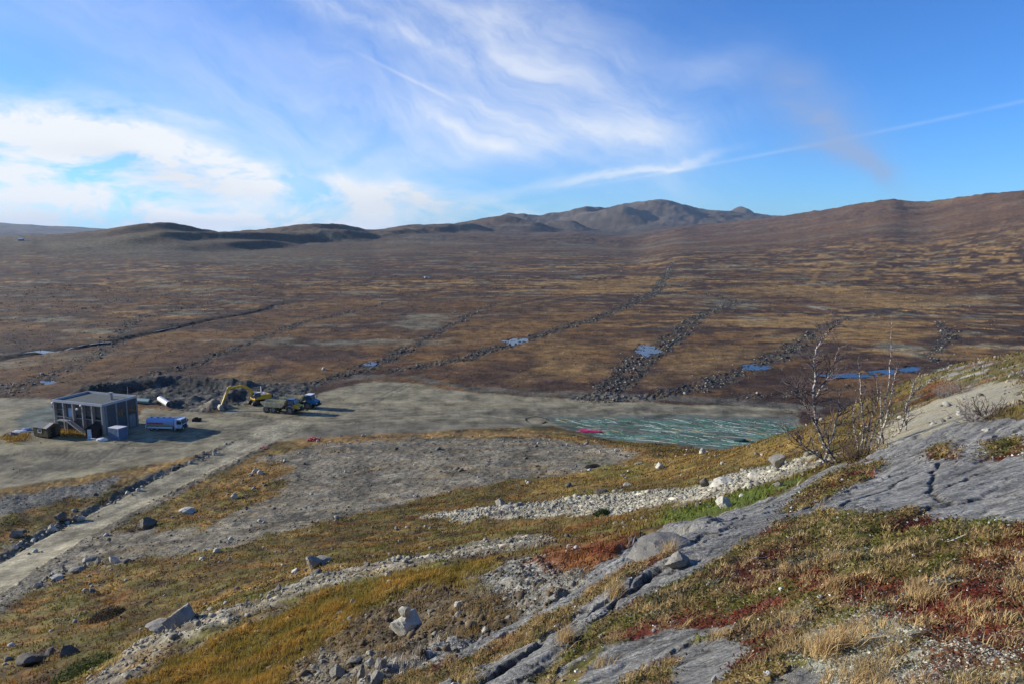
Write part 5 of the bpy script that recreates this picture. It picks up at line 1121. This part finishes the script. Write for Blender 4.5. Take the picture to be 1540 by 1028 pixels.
for a in [
 (612,952,52,MB_W,0,'largest white boulder lying in the brown eroded hollow',0,.85), (689,912,14,MB_W,4,'pale stone standing above another one right of the large white boulder'), (690,926,13,MB_W,0,'round pale stone just below a similar one, right of the large white boulder'), (730,950,12,MB_W,4,'small white block far right in the brown hollow'),
 (276,936,38,MB_G,4,'dark grey angular boulder beside the gravel path, lower left',0,.85), (245,948,44,MB_G,5,'low grey slab leaning towards the dark angular boulder'), (583,866,11,MB_W,0,'upper of two small white stones on the mossy bank'), (586,878,11,MB_W,4,'lower of two small white stones on the mossy bank'),
 (531,908,8,MB_W,1,'small white upright stone on the golden grass bank'), (513,922,14,MB_G,2,'grey tilted stone left in the hollow'), (527,934,11,MB_G,0,'lumpy grey stone in the hollow below the upright white one'),
 (52,996,32,MB_D,3,'dark grey flat boulder by the green shrub at the lower left corner'), (104,986,20,MB_D,4,'dark rounded boulder right of the flat one at the lower left corner'), (76,984,13,MB_D,0,'small dark stone between two dark boulders, lower left'),
 (508,1020,24,MB_G,6,'grey round cobble at the foot of the hollow, near the bottom edge'), (534,1023,18,MB_G,0,'grey cobble next to the lowest rock slab'), (556,1001,16,MB_W,0,'white rounded cobble in the group below the hollow'), (571,1005,17,MB_G,7,'grey rounded cobble beside the white one below the hollow'), (567,1024,20,MB_G,4,'pale grey cobble touching the rock slab at the bottom edge'), (530,994,24,MB_G,5,'flat grey stone at the head of the cobble group'),
 (284,771,24,MB_W,5,'wide white boulder on the heath right of the road',0,1.3), (353,750,10,MB_W,1,'small white upright boulder above the wide white one'), (221,794,22,MB_D,4,'dark boulder in the bare brown bush beside the road'), (378,712,9,MB_W,2,'left stone of the small white cairn on the straw bank'), (384,710,10,MB_W,0,'middle stone of the small white cairn on the straw bank'), (391,712,9,MB_W,4,'right stone of the small white cairn on the straw bank'),
 (326,830,10,MB_W,4,'white upright stone at the upper edge of the green heath'), (138,841,20,MB_G,2,'grey boulder on the lower verge of the dirt road'), (171,846,15,MB_W,0,'white blocky boulder on the lower verge of the dirt road'), (118,858,20,MB_G,5,'flat grey boulder on the verge left of the white blocky one'), (86,870,18,MB_W,5,'flat white boulder on the lower verge'), (56,882,10,MB_W,0,'whitish stone lowest on the road verge'),
 (470,855,20,MB_G,1,'grey boulder under the low outcrop on the middle slope'), (487,846,32,MB_G,5,'long low grey outcrop on the middle slope'), (1057,681,11,MB_W,0,'white boulder on the brow just below the green plastic strips'), (962,697,15,MB_G,2,'low grey boulder on the straw brow'), (992,704,14,MB_W,4,'pale boulder on the brow, right of the low grey one'), (1170,701,22,MB_G,1,'grey angular boulder left of the birches',0,.85),
 (1138,717,25,MB_W,2,'pale rounded boulder at the top of the rubble band'), (1058,731,14,MB_D,1,'brown grey block at the left end of the long pale slab'), (1084,729,42,MB_W,5,'long pale slab lying along the rubble band'), (1107,725,9,MB_W,0,'small white stone touching the right end of the long pale slab'), (946,730,18,MB_G,2,'low grey boulder in the straw above the rubble band'), (904,740,22,MB_D,2,'dark mossy boulder in the straw above the rubble band'),
 (1088,763,24,MB_W,6,'pale boulder half sunk in green heath beside the bedrock'), (765,765,22,MB_W,5,'white slab at the left end of the rubble band'), (752,760,16,MB_G,4,'grey boulder behind the white slab at the end of the rubble band'), (861,823,19,MB_G,2,'flat grey stone lying in rust red heath'), (1171,731,12,MB_G,0,'small grey stone in green heath near the birches'),
 (1484,647,13,MB_W,5,'white flat stone lying on the grey bedrock'), (641,419,6,MB_W,0,'lone white boulder far out on the moor'), (487,556,7,MB_W,4,'white boulder at the moor edge above the excavator'), (91,783,17,MB_D,0,'dark boulder in the group left of the road'), (100,786,12,MB_W,2,'white stone leaning on the dark boulder left of the road'), (122,782,10,MB_W,0,'pale stone right of the dark boulder left of the road'), (34,798,12,MB_D,2,'dark low stone farther left on the heath beside the road'), (24,807,15,MB_G,0,'grey boulder pair member nearest the left edge'), (78,798,11,MB_W,4,'white round stone above the road bank'),
 (1022,850,40,MB_G,0,'grey block lying under the dark rock overhang',0,.6), (985,832,105,MB_R,5,'long grey rock slab that forms the overhang on the bedrock',.02,.75,None,.62), (1075,1024,10,MB_W,0,'small white stone on the rock shelf at the bottom edge'), (1190,1022,34,MB_G,5,'pale flat rock poking from the lichen at the bottom edge')]:
    boulder(*a)
# the stone that rests on the largest white boulder
b0 = [o for o in bpy.data.objects if o.get('label', '').startswith('largest white')][0]
o = boulder(613, 948, 18, MB_W, 7, 'white stone balanced on top of the largest white boulder'); o.location = b0.location+Vector((.0, .0, b0.scale.z*.36+o.scale.z*.25))
# loose stones, row by row
g = random.Random(9)
def row(pts, n, w0, w1, jit, label, group, mats=(MB_W, MB_G, MB_D, MB_G)):
    for k in range(n):
        t = g.random()*(len(pts)-1); i = min(int(t), len(pts)-2); f = t-i
        u = pts[i][0]*(1-f)+pts[i+1][0]*f+g.gauss(0, jit); v = pts[i][1]*(1-f)+pts[i+1][1]*f+g.gauss(0, jit*.55)
        m_ = g.choice(mats); boulder(u, v, .85*(w0+(w1-w0)*g.random()**2.2), m_, g.randrange(8), label % {'pale_boulder': 'white', 'grey_boulder': 'grey', 'dark_boulder': 'dark'}[m_.name], 0, 1, group)
row([(0,838),(60,806),(120,778),(180,752),(240,716),(290,692),(335,676)], 75, 3.5, 9, 3.5, 'one of the %s stones lining the upper bank of the dirt road', 'stones along the upper road bank')
row([(30,890),(100,852),(180,843),(240,832),(320,816),(400,790)], 45, 3, 9, 7, 'one of the %s stones strewn below the dirt road', 'stones below the dirt road')
row([(400,700),(470,668),(560,656),(680,656),(800,662),(900,672),(960,688)], 60, 2.5, 6, 6, 'one of the %s stones along the upper edge of the gravel slope', 'stones along the gravel slope edge', (MB_W, MB_W, MB_G))
row([(200,972),(300,925),(400,900),(470,872),(560,848),(640,836)], 60, 4, 11, 4, 'one of the %s stones along the narrow gravel path', 'stones along the gravel path', (MB_W, MB_G, MB_G))
row([(480,1000),(560,1020)], 12, 7, 15, 10, 'one of the loose %s cobbles at the foot of the hollow', 'cobbles at the foot of the hollow', (MB_G, MB_W))

# ------------------------------------------------------------------ stones too many to count
x, y, z, c, r, g = pick(strip*(.4+np.abs(roughn)), 11000, 120, 1300, .60, 1)
sz = np.clip(g.lognormal(-1.5, .6, len(x)), .1, 1.3)*(.85+r/800); stones_mass('strip_rubble', x, y, z, sz, grey_mix(g, len(x), .035, .33, .80), 'dark and pale stones turned up along the dug strips of the moor', 'rubble', g)
m = np.clip(gslope*.8+verge*(1-roadm)*1.3+darkst*1.2+field*.8+bankm*.6, 0, 1)*(1-roadm)
x, y, z, c, r, g = pick(m, 9000, 20, 230, .5, 2); sz = np.clip(g.lognormal(-2.5, .6, len(x)), .04, .75)*(.5+r/150)
stones_mass('gravel_stones', x, y, z, sz, np.clip(c*(.7+.5*g.random((len(x), 1))+1.6*(g.random((len(x), 1)) > .93)), 0, .6), 'loose stones scattered over the grey gravel slope', 'gravel', g)
m = np.clip(rubble*1.5+ridge*.9+scree*.8+hollow*(1-up)*.30+sl*.7, 0, 1.5)
x, y, z, c, r, g = pick(m, 15000, 5, 90, .45, 3); sz = np.clip(g.lognormal(-3.15, .6, len(x)), .015, .35)*(.40+r/26)
stones_mass('path_rubble', x, y, z, sz, np.clip(.55*grey_mix(g, len(x), .12, .50, .80)+.45*c*(.8+.5*g.random((len(x), 1))), 0, .6), 'pale broken rubble covering the gravel bands and the floor of the hollow', 'rubble', g)
m = slope*(1-gravel)*(1-yard)*(RG > 20)*(sst(.1, .5, patchC+.4*patchD))
x, y, z, c, r, g = pick(m, 1500, 20, 130, .5, 4); sz = np.clip(g.lognormal(-1.9, .6, len(x)), .05, .7)*(.5+r/90); stones_mass('heath_stones', x, y, z, sz, grey_mix(g, len(x), .10, .45), 'small stones half hidden in the heath of the slope', 'stones', g)
x, y, z, c, r, g = pick(yard*(1-gd)+.0, 1400, 90, 230, .5, 5); sz = np.clip(g.lognormal(-2.2, .5, len(x)), .06, .4); stones_mass('yard_stones', x, y, z, sz, grey_mix(g, len(x), .12, .45), 'small stones lying about the gravel yard', 'stones', g)
m = (MOORN*(1-strip)*(1-yard)*(1-m_sl)); x, y, z, c, r, g = pick(m, 1800, 190, 900, .55, 6); sz = np.clip(g.lognormal(-1.2, .5, len(x)), .2, 1.3)*(.7+r/800); stones_mass('moor_stones', x, y, z, sz, grey_mix(g, len(x), .12, .5), 'scattered pale stones out on the brown moor', 'stones', g)
m = veg*(1-slabs)*.6+turf; x, y, z, c, r, g = pick(np.clip(m, 0, 1)*(RG < 18), 1900, 1.7, 18, .45, 7); sz = np.clip(g.lognormal(-4.1, .5, len(x)), .008, .07)*(.8+r/14); stones_mass('heath_grit', x, y, z, sz, grey_mix(g, len(x), .25, .62, .9), 'white grit and small stones strewn among the dwarf shrubs', 'grit', g, .1)

# ------------------------------------------------------------------ plants
def blades(name, x, y, z, h, w, col, n, spread, g, label, cat, lean=.45):
    k = len(x); N = k*n
    bx = np.repeat(x, n)+g.normal(size=N)*np.repeat(spread, n); by = np.repeat(y, n)+g.normal(size=N)*np.repeat(spread, n); bz = ground_z(bx, by)-.01
    a = g.random(N)*2*np.pi; H = np.repeat(h, n)*(.5+.7*g.random(N)); Wd = np.repeat(w, n)*(.6+.8*g.random(N)); le = np.abs(g.normal(size=N))*lean*H
    lx, ly = np.cos(a)*le+.12*H, np.sin(a)*le-.03*H; sx, sy = -np.sin(a+1.0)*Wd/2, np.cos(a+1.0)*Wd/2
    V = np.stack([np.stack([bx-sx, by-sy, bz], 1), np.stack([bx+sx, by+sy, bz], 1), np.stack([bx+lx*.4-sx*.7, by+ly*.4-sy*.7, bz+H*.6], 1), np.stack([bx+lx*.4+sx*.7, by+ly*.4+sy*.7, bz+H*.6], 1), np.stack([bx+lx, by+ly, bz+H], 1)], 1)
    F = np.array([[0, 1, 3], [0, 3, 2], [2, 3, 4]])[None]+(np.arange(N)*5)[:, None, None]
    cc = np.repeat(col, n, 0)*(.7+.6*g.random((N, 1))); cc = np.repeat(cc, 5, 0)
    return mass(name, V.reshape(-1, 3), F.reshape(-1, 3), np.clip(cc, 0, .8), M_LEAF, label, cat)
def leaves(name, x, y, z, s, col, n, spread, hgt, g, label, cat):
    k = len(x); N = k*n
    bx = np.repeat(x, n)+g.normal(size=N)*np.repeat(spread, n); by = np.repeat(y, n)+g.normal(size=N)*np.repeat(spread, n); bz = ground_z(bx, by)+g.random(N)**1.3*np.repeat(hgt, n)
    S_ = np.repeat(s, n)*(.6+.8*g.random(N)); a = g.random(N)*2*np.pi; t = g.normal(size=N)*.7; dx, dy, dz_ = np.cos(a), np.sin(a), np.sin(t)*.8
    ex, ey = -np.sin(a), np.cos(a); ez = g.normal(size=N)*.5
    c0 = np.stack([bx, by, bz], 1); d = np.stack([dx, dy, dz_], 1)*S_[:, None]; e = np.stack([ex, ey, ez], 1)*S_[:, None]*.36
    V = np.stack([c0-d*.5, c0+e, c0+d*.5, c0-e], 1); F = np.array([[0, 1, 2, 3]])[None]+(np.arange(N)*4)[:, None, None]
    cc = np.repeat(col, n, 0)*(.65+.75*g.random((N, 1))); cc = np.repeat(cc, 4, 0)
    return mass(name, V.reshape(-1, 3), F.reshape(-1, 4), np.clip(cc, 0, .8), M_LEAF, label, cat)
vm = np.clip(veg*(1-slabs), 0, 1)
x, y, z, c, r, g = pick(vm*(1-.7*lich), 8200, 1.7, 24, .38, 11); leaves('dwarf_shrubs', x, y, z, .011+.0021*r, np.clip(c*1.25, .01, .6), 11, .022+.006*r, .03+.004*r+0*r, g, 'low olive, rust and dark red dwarf shrubs covering the near heath', 'dwarf shrubs')
x, y, z, c, r, g = pick(vm*np.clip(lich*1.3, 0, 1), 3000, 1.7, 10, .42, 12); leaves('reindeer_lichen', x, y, z, .006+.0013*r, np.tile(np.array([[.48,.47,.36]]), (len(x), 1)), 9, .02+.003*r, .025+0*r, g, 'whitish reindeer lichen between the dwarf shrubs', 'lichen')
tm = vm*(sst(.15, .5, q2+.5*q4)+.12)+pock*1.4*(RG < 14)
x, y, z, c, r, g = pick(np.clip(tm, 0, 1), 1350, 1.8, 22, .40, 13); sc = .055+.05*g.random(len(x)); colr = np.array([[.46,.33,.155]])*(.75+.5*g.random((len(x), 1)))
blades('heath_grass', x, y, z, sc+.002*r, .0022+.0006*r, colr, 32, .020+.0018*r, g, 'dry straw coloured grass tufts in the near heath and rock pockets', 'grass')
# named tufts that stand out in the picture
for (u, v, hh, n, lab) in ((1005,832,.26,70,'pale grass tuft in front of the dark rock overhang'), (1235,985,.20,120,'broad straw tuft on the near heath, lowest of the pale ones'), (1265,975,.21,120,'straw tuft right beside the broad one on the near heath'), (1390,905,.17,130,'wide pinkish straw tuft amid dark red shrubs'), (1250,880,.13,90,'pale straw tuft on the heath crest left of the olive shrubs'), (1255,845,.14,90,'pinkish grass tuft above the olive shrub mound'), (1150,870,.10,80,'small buff tuft on the stony heath'), (1080,955,.10,60,'thin tuft beside the grey rock shelf'), (925,895,.22,90,'golden tuft rooted in the rock cleft'), (850,960,.22,90,'golden tuft lowest in the rock cleft'), (905,1000,.12,40,'short tuft by the tilted slab')):
    p = hit(u, v); g = np.random.default_rng(int(u)); d = math.hypot(p.x, p.y)
    o = blades('grass_tuft', np.array([p.x]), np.array([p.y]), np.array([p.z]), np.array([hh*1.05]), np.array([.0022+.0004*d]), np.array([[.52,.37,.175]]), n*2, np.array([.035+.003*d]), g, lab, 'grass tuft', .5); del o['kind']
hm = hollow*np.clip(up+.22*(hv > 0), 0, 1)*(1-scree)
x, y, z, c, r, g = pick(np.clip(hm, 0, 1), 3300, 6, 34, .45, 14); warm = np.clip((c[:, :1]-c[:, 1:2])*14, 0, 1); col = c*1.6+np.array([[.10,.055,.0]])
blades('bank_grass', x, y, z, .11+.10*g.random(len(x)), .004+.0007*r, col, 13, .05+.002*r, g, 'golden and olive grass covering the bank around the hollow', 'grass')
mm = m_sl*(1-np.clip(gslope+rubble+ridge+yard+verge+darkst+rock+hollow+pale, 0, 1))
x, y, z, c, r, g = pick(np.clip(mm, 0, 1), 17000, 12, 135, .45, 15); col = c*1.6+np.array([[.02,.008,.0]])
blades('slope_grass', x, y, z, (.10+.12*g.random(len(x)))*(1+r/140), .010+.0011*r, col, 4, .07+.003*r, g, 'rusty, olive and straw heath plants over the middle slope', 'heath')
x, y, z, c, r, g = pick(np.clip(mm*(sst(.1, .5, patchC)+sst(.2,.5,-patchB)), 0, 1), 5000, 16, 140, .5, 16); leaves('heather', x, y, z, .05+.0012*r, c*1.0, 9, .10+.002*r, .10+.0005*r, g, 'low brown heather clumps on the middle slope', 'heather')
x, y, z, c, r, g = pick(np.clip(hollow*(1-up*.6), 0, 1), 2200, 6, 34, .45, 27); sz = np.clip(g.lognormal(-2.7, .5, len(x)), .03, .3); stones_mass('soil_clods', x, y, z, sz, np.array([[.12,.088,.052]])*(.5+.9*g.random((len(x), 1))), 'dark brown clods of soil and peat in the eroded hollow', 'soil', g)
x, y, z, c, r, g = pick(mound+lstraw, 500, 100, 200, .5, 28); blades('straw_mound', x, y, z, .5+.3*g.random(len(x)), .10+0*r, np.tile(np.array([[.36,.23,.06]]), (len(x), 1)), 6, .3+0*r, g, 'golden straw grass below the outside stair of the building and left of the shed', 'grass')
x, y, z, c, r, g = pick(np.clip(hollow*(hv2 > 0), 0, 1), 2200, 6, 30, .45, 17); leaves('hollow_moss', x, y, z, .02+.0014*r, c*1.0, 8, .05+.001*r, .05+0*r, g, 'dark moss and roots in the eroded hollow', 'moss')
x, y, z, c, r, g = pick(np.clip(MOORN*(1-strip)*(1-yard)*(1-m_sl), 0, 1), 15000, 165, 700, .5, 18); leaves('moor_shrubs', x, y, z, .16+.0010*r, c*1.5, 3, .3+.001*r, .25+.0004*r, g, 'low brown and straw coloured moor scrub', 'scrub')

# ------------------------------------------------------------------ birches and bare bushes
def bark_mat():
    m = bpy.data.materials.new('birch_bark'); m.use_nodes = True; nt = m.node_tree; b = nt.nodes['Principled BSDF']; tc = nt.nodes.new('ShaderNodeTexCoord')
    mp = nt.nodes.new('ShaderNodeMapping'); mp.inputs['Scale'].default_value = (1, 1, 2.2); nt.links.new(tc.outputs['Object'], mp.inputs[0]); n = noise_node(nt, mp.outputs[0], 9, 6, .7)
    nt.links.new(mixc(nt, mapr(nt, n.outputs[0], .46, .56, 0, 1), (.07,.055,.045), (.50,.47,.42)), b.inputs['Base Color']); b.inputs['Roughness'].default_value = .8; return m
M_BARK = bark_mat(); M_TWIG = mat('birch_twig', (.105,.080,.075), .85, vary=.3); M_TWIGG = mat('grey_twig', (.20,.175,.165), .85, vary=.3); M_TWIGB = mat('brown_twig', (.09,.06,.04), .9, vary=.3)
def wander(p, d, L, n, g, jit=.28, up=.06):
    pts = [p.copy()]; d = d.normalized()
    for k in range(n):
        d = (d+Vector((g.gauss(0, jit), g.gauss(0, jit), g.gauss(0, jit)+up))).normalized(); p = p+d*L/n; pts.append(p.copy())
    return pts
def sprout(pts, r0, level, g, out, dens, Lk):
    """side shoots of a stem"""
    n = len(pts)
    for i in range(1, n):
        f = i/(n-1)
        for _ in range(2):
            if g.random() < (.55 if level else .75*min(1, f*2.2+.15)):
                t = (pts[i]-pts[i-1]).normalized(); a = t.orthogonal().normalized(); b = t.cross(a); q = g.uniform(0, 2*math.pi)
                d = t*g.uniform(.45, 1.0)+(a*math.cos(q)+b*math.sin(q))*g.uniform(.6, 1.1); L = Lk*(1.15-.7*f)*g.uniform(.55, 1.15)
                if L < .13: continue
                r = r0[i]*.55 if level == 0 else r0[i]*.62
                r = min(max(r, .0045), .014); m = max(3, int(L/.13)); m = min(m, 7); sp = wander(pts[i], d, L, m, g, .22, .10); rs = [r*(1-.7*k/m)+.0028 for k in range(m+1)]
                out.append((sp, rs, level+1))
                if level < 2: sprout(sp, rs, level+1, g, out, 1 if level else 1, L*.55)
def birch(name, depth, stems, label, seed, r_base, Lk=1.0):
    g = random.Random(seed); base = at_depth(*stems[0][0], depth); bz = float(ground_z(base[0], base[1])); org = Vector((base[0], base[1], bz))
    t = thing(name, org, 0, label, 'tree', 'small leafless birches on the rock edge'); tw = MB()
    for si, st_ in enumerate(stems):
        dd = depth+g.uniform(-.4, .4)*(si > 0); pts = [Vector(at_depth(u, v, depth+(dd-depth)*(i/len(st_))+g.uniform(-.12, .12)*(i > 0)))-org for i, (u, v) in enumerate(st_)]
        if si == 0 or (st_[0] != stems[0][1]): pts[0].z = min(pts[0].z, -.08) if abs(pts[0].x) < .6 else pts[0].z
        fine = []
        for i in range(len(pts)-1):
            for k in range(4): f = k/4; q = pts[i].lerp(pts[i+1], f); q += Vector((g.gauss(0, .012), g.gauss(0, .012), 0))*(1 if i+k else 0); fine.append(q)
        fine.append(pts[-1]); n = len(fine); rb = r_base*(.80 if si == 0 else .52); rs = [rb*(1-.82*k/(n-1))+.004 for k in range(n)]
        MB().tube(fine, rs, 7).build('trunk', M_BARK, t, True)
        out = []; sprout(fine, rs, 0, g, out, 1, Lk)
        for sp, r_, lv in out: tw.tube(sp, r_, 4 if lv == 1 else 3, False)
    tw.build('branches', M_TWIG, t); return t
birch('birch_tree', 21.5, [[(1265,702),(1250,684),(1238,664),(1228,640),(1225,615),(1224,590),(1226,560),(1224,540),(1229,522),(1240,505),(1252,493),(1262,486)], [(1227,598),(1238,578),(1248,562),(1256,540),(1262,522)], [(1262,698),(1240,692),(1218,676),(1200,664),(1186,650),(1172,640)], [(1228,640),(1215,618),(1205,598),(1198,584),(1180,570)], [(1240,668),(1256,640),(1262,612),(1262,590)]], 'tallest leafless birch with a curved white trunk, leftmost on the rock edge', 5, .062, .95)
birch('birch_tree', 23.5, [[(1294,686),(1298,660),(1299,640),(1296,610),(1294,585),(1293,560),(1290,540)], [(1300,660),(1308,635),(1318,612),(1320,590),(1318,566)], [(1296,672),(1286,650),(1282,625),(1288,600)], [(1303,640),(1330,610),(1338,570),(1340,530),(1341,480)]], 'dark many stemmed birch just right of the tallest one', 6, .05, .75)
birch('birch_tree', 25, [[(1320,672),(1326,650),(1334,625),(1340,600),(1344,575),(1348,558),(1352,548)], [(1334,625),(1324,600),(1326,575)]], 'slender pale birch between the many stemmed one and the leaning one', 7, .045, .7)
birch('birch_tree', 27, [[(1346,662),(1356,642),(1362,622),(1364,604),(1376,588),(1394,576),(1412,566)], [(1366,604),(1372,580),(1384,560)]], 'rightmost birch, leaning right over the pale rock', 8, .048, .75)
def bush(u, v, w, h, n, m, label, seed, name='bare_bush'):
    g = random.Random(seed); p = P0(u, v); t = MB()
    for k in range(n):
        a = g.uniform(0, 6.28); s_ = Vector((math.cos(a)*w*.25*g.random(), math.sin(a)*w*.25*g.random(), -.05)); d = Vector((math.cos(a)*w*.9, math.sin(a)*w*.6, h)); L = d.length*g.uniform(.6, 1.0)
        sp = wander(s_, d, L, 6, g, .25, .04); r = .011*h; rs = [r*(1-.7*i/6)+.002 for i in range(7)]; t.tube(sp, rs, 4, False); out = []; sprout(sp, rs, 1, g, out, 1, h*.5)
        for q, r_, lv in out: t.tube(q, r_, 3, False)
    o = t.build(name, m); o.location = p; return tag(o, label, 'bush')
bush(1418, 598, 1.2, 1.1, 22, M_TWIGG, 'grey leafless bush on the rock rise behind the birches, left one', 1); bush(1447, 590, 1.3, 1.0, 22, M_TWIGG, 'grey leafless bush on the rock rise, middle one', 2); bush(1488, 628, .9, .6, 18, M_TWIGB, 'brown leafless bush beside the upper rim of the bedrock', 3); bush(1462, 632, .8, .7, 16, M_TWIGG, 'low grey bush at the right end of the pale rock', 4)
bush(205, 797, 2.2, 1.3, 34, M_TWIGB, 'bare brown bush around a dark boulder beside the dirt road', 5); bush(1395, 600, 1.1, .9, 16, M_TWIGB, 'small brown bush directly right of the leaning birch', 6); bush(1285, 694, .8, .8, 18, M_TWIGB, 'low brown scrub at the foot of the birches', 7)
bush(905, 765, .9, .5, 10, M_TWIGG, 'thin grey bush in the heath below the rubble band', 8); bush(1430, 545, 1.6, 1.6, 22, M_TWIGB, 'dark leafless thicket on the far end of the rock rise', 9); bush(748, 775, 1.2, .8, 14, M_TWIGG, 'wispy grey bush at the left end of the rubble band', 10)
def green_bush(u, v, w, h, label, seed, col=(.05,.075,.02)):
    p = hit(u, v); g = np.random.default_rng(seed); n = 260; a = g.random(n)*6.28; q = np.sqrt(g.random(n)); x = p.x+np.cos(a)*q*w/2; y = p.y+np.sin(a)*q*w/2
    hh = h*(1-q**2)+.05; o = leaves('green_shrub', x, y, ground_z(x, y), np.full(n, .07), np.tile(np.array([col]), (n, 1)), 14, np.full(n, .07), hh, g, label, 'shrub'); del o['kind']; return o
green_bush(122, 1010, 2.4, .5, 'green juniper shrub near the lower left corner', 1, (.075,.090,.022)); green_bush(160, 925, 2.2, .6, 'dark brown heather mound on the lower left slope', 2, (.06,.045,.030)); green_bush(905, 772, .8, .25, 'small green juniper mat below the rubble band', 3)
# bleached root on the heath
for (u, v, L, a, lab) in ((1120,852,.45,.6,'curved bleached root lying on the stony heath'), (1425,818,.32,-.5,'short pale bleached branch on the grey stones of the heath')):
    p = P0(u, v, .03); g_ = random.Random(int(u)); pts = wander(Vector((0, 0, 0)), Vector((math.cos(a), math.sin(a), .05)), L, 7, g_, .25, 0); pts = [Vector((q.x, q.y, float(ground_z(p.x+q.x, p.y+q.y))-p.z+.035)) for q in pts]
    o = MB().tube(pts, [.008*(1-.6*i/7) for i in range(8)], 6).build('bleached_root', mat('bleached_wood', (.62,.58,.50), .8)); o.location = p; tag(o, lab, 'root')

# ------------------------------------------------------------------ air
def air():
    top = float(GZ.max())+12; bot = float(GZ.min())-3; s_ = 24600
    mb = MB().box(-s_, s_, -s_, s_, bot, top); me = bpy.data.meshes.new('haze'); me.from_pydata(mb.v, [], mb.f)
    m = bpy.data.materials.new('haze'); m.use_nodes = True; nt = m.node_tree; nt.nodes.remove(nt.nodes['Principled BSDF'])
    v = nt.nodes.new('ShaderNodeVolumePrincipled'); v.inputs['Color'].default_value = (.55, .75, 1.0, 1); v.inputs['Density'].default_value = 2.4e-5; v.inputs['Anisotropy'].default_value = .1
    nt.links.new(v.outputs[0], nt.nodes['Material Output'].inputs['Volume']); me.materials.append(m); o = bpy.data.objects.new('haze', me); COL.objects.link(o); o['kind'] = 'stuff'
air()
